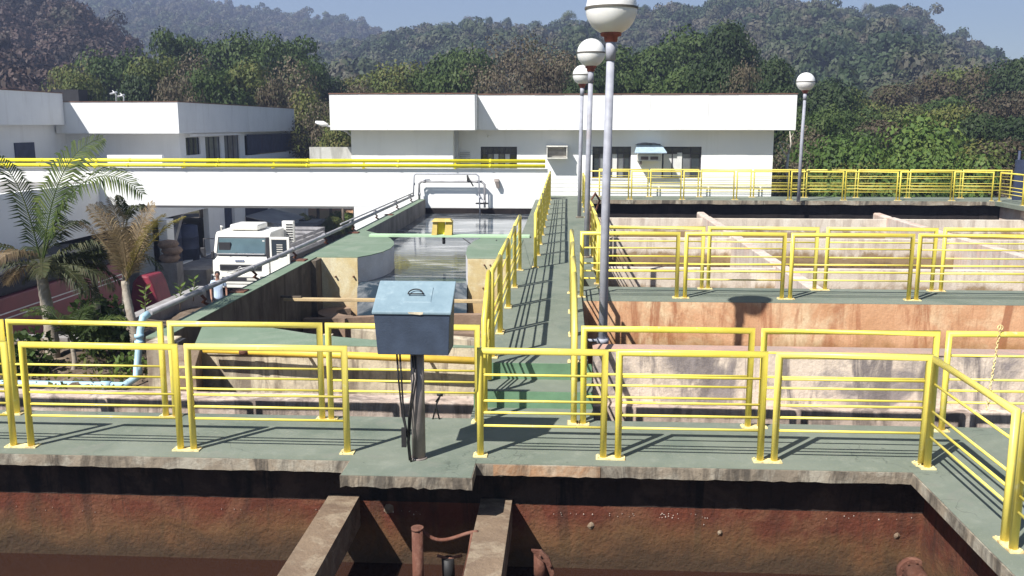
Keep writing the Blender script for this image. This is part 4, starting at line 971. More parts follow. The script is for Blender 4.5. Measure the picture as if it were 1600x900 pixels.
lbox(tr, 'flatbed', 'truck_dark', -1.2, 1.2, 2.3, 7.6, 1.05, 1.2)
for k in range(4):
    for sx in (-1.19, 1.16): lbox(tr, 'side_board', 'grey_pipe', sx, sx+.03, 2.3, 7.6, 1.24+k*.19, 1.38+k*.19)
    lbox(tr, 'rear_board', 'grey_pipe', -1.16, 1.16, 7.57, 7.6, 1.24+k*.19, 1.38+k*.19)
# louvred stack behind the cab
st = lbox(tr, 'air_intake', 'truck_white', 1.02, 1.52, 2.05, 2.25, 1.9, 2.80, bevel=.03)
for k in range(7): MB().box(1.20, 1.48, 2.03, 2.049, 2.0+k*.105, 2.045+k*.105).build('louvre', 'truck_dark', st, local=True)
# dark red trailer along the dock
tr2 = thing('red_truck', (-15.0, 23.0, GR+.02), 'dark red truck body with silver strips parked along the dock behind the palms', 'truck')
lbox(tr2, 'body', 'red_paint', -1.9, .50, -3.5, 6.6, .95, 2.35, bevel=.05)
for z in (1.92, 1.78): lbox(tr2, 'silver_strip', 'silver', .502, .515, -3.4, 6.5, z, z+.03)
lbox(tr2, 'canvas_cover', 'interior', -1.85, .42, -3.4, 6.2, 2.352, 2.95, bevel=.1)
lbox(tr2, 'chassis', 'truck_dark', -1.5, .2, -3.3, 6.4, .5, .94)
for yy in (-2.3, -1.2, 4.3, 5.4):
    wl = MB().tube([(.15, yy, .48), (.46, yy, .48)], .48, 18).build('tyre', 'tyre', tr2, local=True)
    MB().tube([(.461, yy, .48), (.48, yy, .48)], .26, 12).build('wheel_rim', 'ac', wl, local=True)
MB().box(.30, .48, -3.8, -3.3, .9, 2.0).build('tail_panel', 'white', tr2, local=True)
t = thing('red_tarpaulin', (-14.35, 31.0, GR), 'bright red tarpaulin covered hump at the rear of the dark red truck', 'tarpaulin')
a = [(-.55, 0), (-.58, .9), (-.48, 1.4), (-.22, 1.66), (.10, 1.62), (.24, 1.3), (.40, .7), (.62, .05)]
MB().hexa([(t.location.x+x, 30.6, GR+.05+z) for x, z in a], [(t.location.x+x*.93-.1, 32.0, GR+.05+z*.96) for x, z in a]).build('tarpaulin', 'red_tarp', t, bevel=.08)
# sacks by the dock column
t = thing('sack_pile', (-15.6, 35.5, GR), 'small pile of brown sacks leaning on the dock column', 'sacks')
for i, (dx, dz) in enumerate(((0, 1.55), (.12, 1.85), (-.02, 2.1))):
    MB().lathe([(.001, -.17), (.3, -.15), (.42, 0), (.34, .14), (.001, .2)], (-15.7+dx, 35.7, GR+dz), 12).build('sack', 'bag', t)
MB().box(-16.1, -15.3, 35.4, 36.0, GR, GR+1.4).build('pedestal', 'kerb', t)
# dark tanks on the dock
for i, (x, y, h_) in enumerate(((-16.9, 38.2, 1.7), (-16.8, 39.8, 1.5))):
    t = thing('dark_drum', (x, y, GR+.9), ('nearer, taller' if i == 0 else 'farther, shorter')+' dark blue drum standing inside the dock opening', 'drum')
    MB().lathe([(.001, 0), (.62, 0), (.62, h_*.33), (.65, h_*.34), (.62, h_*.36), (.62, h_*.66), (.65, h_*.67), (.62, h_*.69), (.60, h_), (.2, h_+.08), (.001, h_+.08)], (x, y, GR+.9), 18).build('drum', 'navy', t)
    MB().tube([(x, y, GR+.9+h_+.05), (x, y, GR+.9+h_+.14)], .15, 10).build('drum_lid', 'frame_dark', t)

# ============================================================ PERSON (standing by the truck, waist up visible)
PX, PY = -11.98, 31.0
ps = thing('person', (PX, PY, GR+.02), 'person in a light blue short sleeved shirt and dark trousers beside the truck', 'person', rz=R(15))
def skinned(name, verts, edges, m, parent, sub=2):
    me = bpy.data.meshes.new(name); me.from_pydata([v[:3] for v in verts], edges, []); me.update()
    o = bpy.data.objects.new(name, me); COL.objects.link(o); o.parent = parent; me.materials.append(M[m])
    o.modifiers.new('skin', 'SKIN')
    if not me.skin_vertices: 
        bm = bmesh.new(); bm.from_mesh(me); bm.verts.layers.skin.verify(); bm.to_mesh(me); bm.free()
    for i, v in enumerate(verts):
        r_ = v[3]; me.skin_vertices[0].data[i].radius = (r_, v[4] if len(v) > 4 else r_)
    me.skin_vertices[0].data[0].use_root = True
    sb = o.modifiers.new('sub', 'SUBSURF'); sb.levels = sub; sb.render_levels = sub
    return o
V = [(0, 0, .93, .15, .10), (0, .01, 1.12, .13, .095), (0, .01, 1.36, .165, .10), (0, 0, 1.47, .07), (0, -.01, 1.55, .055), (0, -.03, 1.66, .083, .098), (0, -.02, 1.745, .06, .07),
     (-.19, .01, 1.40, .055), (-.25, .03, 1.15, .042), (-.23, -.10, .92, .034), (-.22, -.15, .84, .022, .035),
     (.19, .01, 1.40, .055), (.27, .02, 1.15, .042), (.28, -.06, .91, .034), (.28, -.09, .83, .022, .035),
     (-.095, 0, .82, .085), (-.11, -.01, .48, .060), (-.12, .02, .10, .042), (-.12, -.10, .045, .035),
     (.095, 0, .82, .085), (.12, -.03, .48, .060), (.13, .0, .10, .042), (.13, -.12, .045, .035)]
E_ = [(0, 1), (1, 2), (2, 3), (3, 4), (4, 5), (5, 6), (2, 7), (7, 8), (8, 9), (9, 10), (2, 11), (11, 12), (12, 13), (13, 14), (0, 15), (15, 16), (16, 17), (17, 18), (0, 19), (19, 20), (20, 21), (21, 22)]
for hand, sgn in ((10, -1), (14, 1)):      # four fingers and a thumb on each hand
    hx_, hy_, hz_ = V[hand][:3]
    for k, L_ in enumerate((.055, .065, .06, .045)):
        b_ = len(V); V.append((hx_+sgn*.003, hy_-.02+k*.014, hz_-.045, .0085)); V.append((hx_-sgn*.006, hy_-.026+k*.015, hz_-.045-L_*.6, .0075)); V.append((hx_-sgn*.022, hy_-.03+k*.015, hz_-.05-L_, .0065))
        E_ += [(hand, b_), (b_, b_+1), (b_+1, b_+2)]
    b_ = len(V); V.append((hx_-sgn*.012, hy_-.045, hz_-.005, .010)); V.append((hx_-sgn*.02, hy_-.06, hz_-.04, .008)); E_ += [(hand, b_), (b_, b_+1)]
skinned('body', V, E_, 'skin', ps)
skinned('shirt', [(0, .01, .74, .19, .15), (0, .01, 1.15, .155, .115), (0, .01, 1.36, .175, .118), (0, 0, 1.455, .09, .085), (-.19, .01, 1.41, .075), (-.235, .025, 1.22, .068), (.19, .01, 1.41, .075), (.245, .02, 1.22, .068)], [(0, 1), (1, 2), (2, 3), (2, 4), (4, 5), (2, 6), (6, 7)], 'shirt', ps)
skinned('trousers', [(0, 0, .93, .158, .115), (-.095, 0, .82, .102), (-.11, -.01, .48, .078), (-.12, .02, .12, .065), (.095, 0, .82, .102), (.12, -.03, .48, .078), (.13, 0, .12, .065)], [(0, 1), (1, 2), (2, 3), (0, 4), (4, 5), (5, 6)], 'trousers', ps)
MB().lathe([(.088, -.02), (.092, .02), (.082, .06), (.05, .095), (.001, .105)], (0, .0, 1.685), 16).build('hair', 'hair', ps, local=True)
q = MB().lathe([(.001, -.035), (.012, -.02), (.010, .0), (.001, .02)], (0, -.125, 1.645), 8); q.build('nose', 'skin', ps, local=True)
for sx in (-1, 1):
    MB().lathe([(.001, -.03), (.014, -.015), (.016, .012), (.001, .03)], (sx*.086, -.01, 1.655), 8).build('ear', 'skin', ps, local=True)
    MB().lathe([(.001, -.008), (.012, 0), (.001, .008)], (sx*.032, -.112, 1.672), 8).build('eye', 'hair', ps, local=True)
MB().box(-.022, .022, -.124, -.112, 1.598, 1.606).build('mouth', 'rust', ps, local=True)
for sx in (-1, 1): MB().box(sx*.125-.05, sx*.125+.05, -.2, .07, 0, .08).build('shoe', 'hair', ps, local=True, bevel=.025)

# ============================================================ PALMS AND GARDEN PLANTS
def frond(L, lean, az, droop, leafL, n=34, m='palm_green', parent=None, base=(0, 0, 0), wid=.022, hang=.25, curl=0., twist=0.):
    """one feather leaf: bent midrib with two rows of narrow leaflets"""
    mb = MB(); base = Vector(base); d0 = Vector((math.cos(az)*math.cos(lean), math.sin(az)*math.cos(lean), math.sin(lean)))
    pts = [Vector(base)]; d = d0.copy(); side_h = Vector((-math.sin(az), math.cos(az), 0))
    N_ = 16
    for i in range(N_):
        d = (d+Vector((0, 0, -droop/N_*(0.4+1.6*i/N_)))+side_h*curl/N_).normalized(); pts.append(pts[-1]+d*L/N_)
    mb.tube(pts, .012, 5, r1=.003)
    for i in range(n):
        f_ = .14+.86*i/(n-1); k = f_*N_; a = int(min(k, N_-1)); p = pts[a].lerp(pts[a+1], k-a); t_ = (pts[a+1]-pts[a]).normalized()
        sd = t_.cross(Vector((0, 0, 1))); sd = sd.normalized() if sd.length > .05 else side_h
        if twist: sd = Quaternion(t_, twist) @ sd
        upv = sd.cross(t_)
        LL = leafL*math.sin(math.pi*min(1, .18+.8*f_))**.6*random.uniform(.85, 1.12)
        for s_ in (-1, 1):
            dr = (sd*s_*1.0+t_*.75+upv*random.uniform(-.05, .25)).normalized()
            q0 = p; q1 = p+dr*LL*.5; q2 = p+dr*LL*.95+Vector((0, 0, -hang*LL)); wv = t_*wid*.5
            mb.add([q0-wv*.5, q0+wv*.5, q1+wv, q1-wv, q2], [(0, 1, 2, 3), (3, 2, 4)])
    return mb.build('frond', m, parent)
def palm(loc, h, label, fronds, trunk_r=.06, lean=(0, 0), rings=True):
    t = thing('palm_tree', loc, label, 'palm tree'); x, y, z = loc
    top = Vector((x+lean[0], y+lean[1], z+h)); pts = []; rs = []
    K = 22
    for i in range(K+1):
        f_ = i/K; pts.append(Vector(loc).lerp(top, f_)+Vector((.02*math.sin(f_*5), 0, 0))); rs.append(trunk_r*(1.25-.45*f_)*(1.10 if rings and i % 2 else 1))
    MB().tube(pts, rs, 12).build('trunk', 'palm_trunk', t)
    for fr in fronds: frond(parent=t, base=top+Vector((random.uniform(-.03, .03), random.uniform(-.03, .03), random.uniform(-.08, .05))), **fr)
    return t
z0 = -.3
FR = []
FR.append(dict(L=2.2, lean=R(72), az=R(-4), droop=2.3, leafL=.50, n=56, m='palm_green', wid=.030, hang=.35, twist=.5))
FR.append(dict(L=1.95, lean=R(80), az=R(20), droop=1.7, leafL=.5, n=54, m='palm_green', wid=.030, hang=.35, twist=.9))
FR.append(dict(L=1.8, lean=R(82), az=R(170), droop=1.9, leafL=.45, n=46, m='palm_green', wid=.026, hang=.3))
for az, le, L_, m_ in ((0, 15, 1.3, 'palm_dark'), (25, 28, 1.4, 'palm_dark'), (-25, 10, 1.2, 'palm_dark'), (60, 20, 1.2, 'palm_dark'), (-60, 25, 1.0, 'palm_dark'), (180, 20, 1.1, 'palm_dark'), (200, 40, 1.3, 'palm_dark'), (130, 30, 1.2, 'palm_dark'), (-110, 35, .9, 'palm_dry'), (40, 8, 1.3, 'palm_dark'), (-10, 2, 1.2, 'palm_dark'), (80, 50, 1.3, 'palm_dark'), (160, 10, 1., 'palm_dry'), (10, 42, 1.45, 'palm_dark')):
    FR.append(dict(L=L_*.85, lean=R(le), az=R(az), droop=1.2, leafL=.30, n=42, m=m_, wid=.024, hang=.45))
palm((-6.95, 11.9, z0), 1.35, 'tallest green palm at the left edge with one frond arching over the yellow pipes', FR, .075, (-.1, .1))
FR = []
for az, le, L_, m_, tw in ((10, 68, 1.15, 'palm_gold', .4), (30, 60, 1.1, 'palm_gold', 0), (100, 84, 1.15, 'palm_dry', .4), (165, 76, 1.15, 'palm_dry', 0), (180, 66, .95, 'palm_dry', .5), (-60, 72, .9, 'palm_dry', 0), (60, 72, 1.0, 'palm_dry', 1.), (140, 80, 1.1, 'palm_dry', .8), (20, 76, 1.1, 'palm_dry', .8)):
    FR.append(dict(L=L_, lean=R(le), az=R(az), droop=.75, leafL=.30, n=52, m=m_, wid=.014, hang=.25, twist=tw+random.uniform(-.6, .6), curl=random.uniform(-.5, .5)))
palm((-5.68, 11.7, z0), 1.15, 'dry brown and yellow fronded palm right of the tall palm', FR, .055, (-.12, .1))
FR = []
for az in range(0, 360, 40): FR.append(dict(L=.8, lean=R(random.uniform(35, 65)), az=R(az), droop=1.2, leafL=.22, n=26, m='palm_green', wid=.02, hang=.3))
palm((-6.35, 11.3, z0), .45, 'young green palm with a thin pale stem between the two big palms', FR, .03, (.02, .05), False)
FR = []
for az in (10, 60, 130, 170, 220, 300): FR.append(dict(L=1.0, lean=R(random.uniform(15, 50)), az=R(az), droop=1.3, leafL=.3, n=28, m='palm_dark', wid=.026, hang=.35))
palm((-6.75, 12.7, z0), 1.25, 'dark drooping palm standing behind the tall green palm', FR, .045, (.05, .05))
FR = [dict(L=.55, lean=R(75), az=R(-10), droop=2.6, leafL=.22, n=22, m='palm_dark', wid=.028, hang=.5), dict(L=.4, lean=R(85), az=R(160), droop=1.6, leafL=.2, n=18, m='palm_dark', wid=.028, hang=.5)]
palm((-6.72, 13.4, z0), 1.75, 'thin bare stemmed palm with a small dark drooping tuft at its top', FR, .022, (.12, .1), False)

def leafy(mb, c, rad, n, size, squash=.8, up=.4):
    for i in range(n):
        v = rng.normal(size=3); v /= np.linalg.norm(v); r_ = rad*rng.random()**.45
        p = Vector(c)+Vector((v[0]*r_, v[1]*r_, v[2]*r_*squash))
        d = Vector(rng.normal(size=3)+np.array([0, 0, up])); d.normalize(); s_ = d.cross(Vector(rng.normal(size=3))).normalized()
        L_ = size*rng.uniform(.6, 1.3); w_ = L_*.32
        mb.add([p, p+d*L_*.5+s_*w_, p+d*L_, p+d*L_*.5-s_*w_], [(0, 1, 2, 3)])
def shrub(loc, rad, n, size, m, label, h=None, group=None):
    t = thing('shrub', loc, label, 'shrub', group); x, y, z = loc; hh = h or rad*.9
    st = MB()
    for k in range(6):
        a = k*1.05; st.tube([(x, y, z), (x+.35*rad*math.cos(a), y+.35*rad*math.sin(a), z+hh*.6), (x+.6*rad*math.cos(a), y+.6*rad*math.sin(a), z+hh)], .012, 5, r1=.004)
    st.build('stems', 'bark', t); mb = MB(); leafy(mb, (x, y, z+hh), rad, n, size); mb.build('foliage', m, t); return t
shrub((-6.85, 12.95, -.3), .42, 700, .11, 'leaf_green', 'rounded feathery green shrub behind the young palm')
shrub((-6.3, 12.2, -.35), .42, 500, .11, 'leaf_green', 'low green shrub at the foot of the young palm')
shrub((-6.9, 11.2, -.35), .38, 420, .11, 'leaf_green', 'low green shrub at the foot of the tallest palm')
shrub((-7.6, 11.4, -.35), .4, 300, .13, 'leaf_yellow', 'yellow green shrub at the very left behind the railing')
shrub((-5.55, 11.2, -.35), .20, 120, .09, 'leaf_bright', 'small leafy plant with a red flower beside the blue pipe', .2)
for i, (px, py, Y_, hh, lab) in enumerate(((207, 485, 14.6, .55, 'upright yellow green plant in front of the red tarpaulin'), (283, 492, 15.6, .45, 'upright light green plant leaning against the grey pipe'), (268, 480, 16.6, .45, 'small upright plant left of the grey pipe'))):
    p = atY(px, py+20, Y_); p.x = max(-6.9, p.x); zz = -.26-.035*max(0, Y_-14); t = thing('garden_plant', (p.x, Y_, zz), lab, 'plant')
    MB().tube([(p.x, Y_, zz), (p.x+.05, Y_, zz+hh)], .012, 5, r1=.005).build('stem', 'bark', t)
    for k in range(14):
        a = k*2.4; z_ = zz+hh*(.25+.75*k/13); L_ = .17
        d = Vector((math.cos(a), math.sin(a), .7)).normalized(); s_ = d.cross(Vector((0, 0, 1))).normalized()*.035; q0 = Vector((p.x+.04*k/13, Y_, z_))
        MB().add([q0, q0+d*L_*.5+s_, q0+d*L_+Vector((0, 0, -.02)), q0+d*L_*.5-s_], [(0, 1, 2, 3)]).build('leaf', 'leaf_bright', t)
gc = MB()
for i in range(900):
    x = random.uniform(-9, -5.2); y = random.uniform(10.0, 12.8); leafy(gc, (x, y, -.25), .05, 2, random.uniform(.04, .10), .4, 1.)
tag(gc.build('ground_cover', 'leaf_olive', None), 'low weeds and dry grass on the garden soil', 'ground cover', kind='stuff')
q = MB(); leafy(q, (-5.35, 11.0, -.18), .05, 26, .05); t = thing('red_flower', (-5.35, 11.0, -.25), 'small red flower by the foot of the pale blue pipe', 'flower'); q.build('petals', 'red_tarp', t)

# ============================================================ TREES
def crown_mesh(name, m, H, W, nlobes, nleaf, leaf, seed, gap=.0, flat=.75, zlow=.35):
    """many small leaf faces gathered on the shells of uneven lobes"""
    r = np.random.default_rng(seed)
    cen = []; 
    for i in range(nlobes):
        a = r.uniform(0, 2*np.pi); q = np.sqrt(r.random())*W*.36; z = H*(zlow+(1-zlow)*r.uniform(.05, .86))
        q *= (1.15-.6*((z/H-zlow)/(1-zlow)))
        cen.append((q*np.cos(a), q*np.sin(a), z, W*r.uniform(.13, .27)))
    cen = np.array(cen); k = r.integers(0, nlobes, nleaf); c = cen[k]
    v = r.normal(size=(nleaf, 3)); v /= np.linalg.norm(v, axis=1)[:, None]; v[:, 2] = np.where(v[:, 2] < -.3, -v[:, 2], v[:, 2])
    rad = c[:, 3]*(.62+.5*r.random(nleaf)**.7)
    p = c[:, :3]+v*rad[:, None]*np.array([1, 1, flat])
    nrm = v+r.normal(size=(nleaf, 3))*.34; nrm /= np.linalg.norm(nrm, axis=1)[:, None]
    t1 = np.cross(nrm, r.normal(size=(nleaf, 3))); t1 /= np.linalg.norm(t1, axis=1)[:, None]; t2 = np.cross(nrm, t1)
    L = leaf*r.uniform(.6, 1.4, nleaf)[:, None]
    P = np.stack([p-t1*L*.5, p+t2*L*.30, p+t1*L*.5, p-t2*L*.30], 1).reshape(-1, 3)
    me = bpy.data.meshes.new(name); nf = nleaf
    me.vertices.add(4*nf); me.vertices.foreach_set('co', P.ravel()); me.loops.add(4*nf); me.loops.foreach_set('vertex_index', np.arange(4*nf))
    me.polygons.add(nf); me.polygons.foreach_set('loop_start', np.arange(0, 4*nf, 4)); me.polygons.foreach_set('loop_total', np.full(nf, 4))
    me.update(calc_edges=True); me.materials.append(M[m]); return me, cen
def trunk_mesh(name, H, W, cen, m='bark', th=None):
    mb = MB(); th = th or H*.022
    mb.tube([(0, 0, 0), (.05*W*.3, 0, H*.25), (0, .03*W, H*.5), (.02*W, 0, H*.78)], th, 8, r1=th*.35)
    for c in cen[:9]: mb.tube([(0, 0, H*.28+.1*c[2]), (c[0]*.45, c[1]*.45, c[2]*.72), (c[0], c[1], c[2])], th*.42, 6, r1=th*.1)
    me = bpy.data.meshes.new(name); me.from_pydata(mb.v, [], mb.f); me.update(); me.materials.append(M[m]); return me
VAR = {}
def variant(key, m, H, W, nl, nleaf, leaf, seed, **kw):
    cm, cen = crown_mesh('crown_'+key, m, H, W, nl, nleaf, leaf, seed, **kw); VAR[key] = (cm, trunk_mesh('trunk_'+key, H, W, cen), H, W)
for i in range(3):
    variant(f'green{i}', 'leaf_green', 10, 8, 26, 9000, .30, 10+i)
    variant(f'dark{i}', 'leaf_dark', 10, 8, 26, 9000, .30, 20+i)
    variant(f'dry{i}', 'leaf_dry', 10, 7.5, 26, 3000, .24, 30+i, flat=.95)
    variant(f'olive{i}', 'leaf_olive', 10, 8, 28, 9000, .28, 40+i)
    variant(f'brown{i}', 'leaf_brown', 10, 8, 26, 7500, .27, 50+i)
    variant(f'bush{i}', 'leaf_bright', 10, 13, 34, 13000, .46, 60+i, zlow=.05)
    variant(f'yell{i}', 'leaf_yellow', 10, 12, 30, 9500, .38, 70+i, zlow=.1)
tree_n = 0
def tree(px, topy, Y, key, wpx, label, group, low=0):
    """top of the crown seen at (px, topy) when it stands Y metres away; wpx is its width in photo pixels"""
    global tree_n
    cm, tm, H, W = VAR[key]; p = atY(px, topy, Y); h = p.z-GR+.2
    if h < 1.5: return
    t = thing('tree', (p.x, Y, GR-.05), label, 'tree', group, rz=random.uniform(0, 6.28)); wd = wpx*Y/_F
    for me, nm in ((tm, 'trunk'), (cm, 'crown')):
        o = bpy.data.objects.new(nm, me); COL.objects.link(o); o.parent = t; o.scale = (wd/W, wd/W, h/H)
    tree_n += 1; return t
KN = {'green': 'leafy green tree', 'dark': 'dense dark tree', 'dry': 'half bare tree', 'olive': 'olive green tree', 'brown': 'brown dry tree', 'bush': 'broad bright green bush', 'yell': 'yellowish bush'}
T1 = [(130, 118, 62, 'olive', 90), (180, 72, 74, 'green', 115), (115, 100, 80, 'olive', 100), (235, 95, 66, 'olive', 110), (275, 45, 78, 'green', 95), (300, 95, 66, 'dry', 95), (345, 62, 80, 'green', 115), (335, 110, 62, 'green', 100),
      (400, 55, 78, 'green', 110), (385, 100, 64, 'olive', 110), (455, 58, 84, 'green', 115), (450, 105, 66, 'dry', 110), (480, 95, 76, 'green', 80), (420, 130, 60, 'brown', 70), (210, 125, 60, 'dark', 100), (268, 128, 58, 'dry', 80), (490, 150, 62, 'olive', 90)]
W1 = ['over the left warehouse roof']
T2 = [(520, 128, 80, 'dark', 110), (570, 118, 84, 'olive', 120), (630, 105, 82, 'olive', 120), (700, 78, 84, 'green', 120), (735, 72, 80, 'green', 105), (790, 72, 86, 'dry', 110), (830, 66, 80, 'dry', 110), (870, 85, 74, 'dry', 105), (840, 100, 64, 'brown', 90), (900, 92, 80, 'dark', 100),
      (690, 112, 66, 'green', 110), (760, 108, 66, 'dry', 100), (620, 128, 66, 'olive', 120), (560, 138, 62, 'dry', 90), (980, 70, 84, 'green', 130), (1040, 62, 82, 'green', 130), (1100, 50, 84, 'green', 130), (1145, 42, 80, 'dark', 115), (1000, 105, 66, 'green', 110), (1075, 100, 64, 'green', 130), (1130, 98, 60, 'dark', 120), (930, 108, 64, 'dark', 100), (1165, 108, 56, 'dry', 80), (510, 165, 56, 'dry', 90), (470, 190, 58, 'dry', 80), (530, 190, 54, 'olive', 90)]
T3 = [(1195, 100, 70, 'dark', 110), (1225, 140, 56, 'dark', 110), (1290, 132, 66, 'dark', 110), (1265, 165, 52, 'green', 110), (1330, 170, 62, 'green', 110), (1390, 135, 84, 'brown', 120), (1450, 120, 88, 'brown', 130), (1350, 150, 80, 'olive', 100), (1510, 112, 90, 'olive', 120), (1560, 110, 84, 'brown', 110), (1600, 95, 80, 'dark', 110), (1410, 170, 68, 'olive', 120), (1480, 150, 74, 'green', 120), (1530, 160, 70, 'brown', 120), (1590, 150, 70, 'brown', 110),
      (1320, 208, 52, 'green', 130), (1385, 195, 56, 'brown', 120), (1450, 172, 60, 'yell', 130), (1500, 165, 58, 'yell', 120), (1540, 185, 54, 'dark', 130), (1600, 190, 52, 'dark', 130), (1255, 212, 46, 'dry', 110), (1300, 240, 44, 'bush', 150), (1380, 222, 44, 'bush', 190), (1460, 212, 45, 'bush', 190), (1520, 232, 43, 'olive', 150), (1580, 225, 43, 'brown', 130), (1235, 250, 41, 'dry', 90), (1290, 268, 40, 'bush', 130), (1350, 262, 39.5, 'yell', 130), (1420, 255, 40, 'bush', 150), (1490, 258, 40, 'bush', 150), (1560, 265, 40, 'brown', 130), (1640, 240, 42, 'dark', 150), (1360, 240, 48, 'dark', 120)]
landmark = ['left of the warehouse roof antennas', 'above the roof antennas', 'above the long shaded fascia', 'above the left end of the white building', 'above the middle of the white building roof', 'behind the globe lamps', 'above the right part of the white building roof', 'beside the lone globe lamp', 'on the slope right of the lone lamp', 'on the far right slope']
def where(px):
    for lim, tx in ((160, 'at the far left above the warehouse roof'), (250, 'above the bright warehouse fascia'), (360, 'above the corner of the warehouse fascia'), (470, 'above the shaded warehouse fascia'), (560, 'in the gap between the two buildings'), (700, 'above the left part of the white building'), (850, 'above the middle of the white building'), (960, 'behind the globe lamps'), (1190, 'above the right part of the white building'), (1280, 'around the lone globe lamp'), (1400, 'right of the lone globe lamp'), (1500, 'on the wooded slope at the right'), (9999, 'at the far right edge of the woods')):
        if px < lim: return tx
seen = {}
for grp, lst in (('trees above the left building', T1), ('trees behind the white building', T2), ('trees and bushes on the right', T3)):
    for px, ty, Y_, k, wp in lst:
        base = f'{KN[k]} {where(px)}'
        dist = 'nearest' if Y_ < 50 else 'near' if Y_ < 60 else 'middle' if Y_ < 72 else 'rear'
        lb = f'{dist} {base}'
        c_ = seen.get(lb, 0); seen[lb] = c_+1
        if c_: lb += ', '+('second from the left', 'third from the left', 'fourth from the left')[min(c_-1, 2)]
        tree(px, ty, Y_+random.uniform(-.8, .8), k+str(random.randrange(3)), wp*1.12, lb, grp)
# bare pale tree by the building corner
p = atY(1262, 262, 38.5)
t = thing('bare_tree', (p.x, 38.5, GR), 'small leafless pale tree between the building corner and the lone lamp', 'tree')
def br(pts, r0): MB().tube([atY(x, y, 38.5) for x, y in pts], r0, 6, r1=r0*.4).build('branch', 'bark_pale', t)
MB().tube([(p.x-.1, 38.5, GR), tuple(atY(1229, 262, 38.5)), tuple(atY(1232, 240, 38.5))], .07, 7, r1=.05).build('trunk', 'bark_pale', t)
br([(1232, 241), (1236, 225), (1234, 205)], .045); br([(1231, 246), (1224, 238), (1218, 224)], .035); br([(1235, 228), (1228, 224), (1220, 221)], .02); br([(1231, 250), (1223, 248), (1219, 243)], .02); br([(1236, 215), (1240, 208)], .015)
# scrub and earth seen below the white wall, between truck and wall
p = atY(520, 350, 60)
struct('earth_bank', MB().hexa([(-26, 66, GR), (-8, 66, GR), (-8, 90, GR), (-26, 90, GR)], [(-26, 78, GR+1.9), (-8, 78, GR+1.9), (-8, 90, GR+3), (-26, 90, GR+3)]), 'earth')
for i, (px, py, Y_, k, wp) in enumerate(((455, 326, 58, 'dark', 80), (495, 330, 62, 'bush', 60), (535, 332, 55, 'bush', 70), (520, 342, 52, 'olive', 40), (580, 330, 60, 'bush', 60))):
    tree(px, py, Y_, k+str(i % 3), wp, ('dark tree', 'bright bush', 'bright bush at the wall corner', 'low olive bush', 'hidden edge bush')[i]+' seen under the white bridge wall', 'greenery under the bridge wall')
# dark shed and parked car under the bridge
t = thing('parked_car', (-17.0, 56.5, GR), 'dark car parked far back under the bridge wall behind the truck', 'car')
MB().hexa([(-19.3, 55.6, GR+.3), (-15.1, 55.6, GR+.3), (-15.1, 57.3, GR+.3), (-19.3, 57.3, GR+.3)], [(-19.2, 55.7, GR+.9), (-15.2, 55.7, GR+.95), (-15.2, 57.2, GR+.95), (-19.2, 57.2, GR+.9)]).build('body', 'silver', t, bevel=.1)
MB().hexa([(-18.6, 55.8, GR+.95), (-15.8, 55.8, GR+.95), (-15.8, 57.1, GR+.95), (-18.6, 57.1, GR+.95)], [(-18.0, 55.95, GR+1.45), (-16.4, 55.95, GR+1.45), (-16.4, 57, GR+1.45), (-18.0, 57, GR+1.45)]).build('cabin', 'glass', t, bevel=.06)
for xx in (-18.4, -16.0): MB().tube([(xx, 55.55, GR+.33), (xx, 55.8, GR+.33)], .33, 14).build('wheel', 'tyre', t)
# dark blue gate post far right
t = thing('gate_post', (15.2, 32.4, UP), 'dark blue steel gate post at the far right end of the walkway', 'post')
p = atY(1592, 240, 32.6)
MB().box(p.x-.14, p.x+.2, 32.4, 32.5, UP, p.z-.2).build('gate_panel', 'navy', t)
MB().tube([(p.x-.05, 32.45, UP), (p.x-.05, 32.45, p.z+.1)], .045, 8).build('post', 'navy', t)
MB().tube([(p.x+.25, 32.45, UP), (p.x+.25, 32.45, p.z+.15)], .045, 8).build('post', 'navy', t)

# ============================================================ HILLS with forest
def interp(x, pts):
    xs = [a for a, b in pts]; ys = [b for a, b in pts]; return float(np.interp(x, xs, ys))
def hill(name, ridge, d0, d1, canopy, y0px=250, m='floor'):
    """terrain sheet climbing from distance d0 to a ridge at d1 and falling away behind; returns height function samples"""
    x0, x1 = ridge[0][0], ridge[-1][0]; nx = 90; prof = [0, .12, .25, .38, .5, .62, .74, .86, 1.0, 1.12, 1.3]; V_ = []; 
    for i in range(nx+1):
        px = x0+(x1-x0)*i/nx; dr = ray(px, 450); hd = Vector((dr.x, dr.y, 0)).normalized()
        dd = ray(px, interp(px, ridge)); hor = Vector((dd.x, dd.y, 0)).length; zr = CAMZ+d1*dd.z/hor-canopy
        for q_ in prof:
            d = d0+(d1-d0)*q_; sm = q_ if q_ <= 1 else max(0, 1-(q_-1)*1.6)
            zz = GR+(zr-GR)*(sm**1.15)+4*math.sin(px*.013+q_*7)*math.sin(q_*math.pi)*(1 if q_ < 1 else 0)
            V_.append((hd.x*d, hd.y*d, zz))
    n = len(prof); fs = [(i*n+j, (i+1)*n+j, (i+1)*n+j+1, i*n+j+1) for i in range(nx) for j in range(n-1)]
    struct(name, MB().add(V_, fs, True), m); return np.array(V_).reshape(nx+1, n, 3)
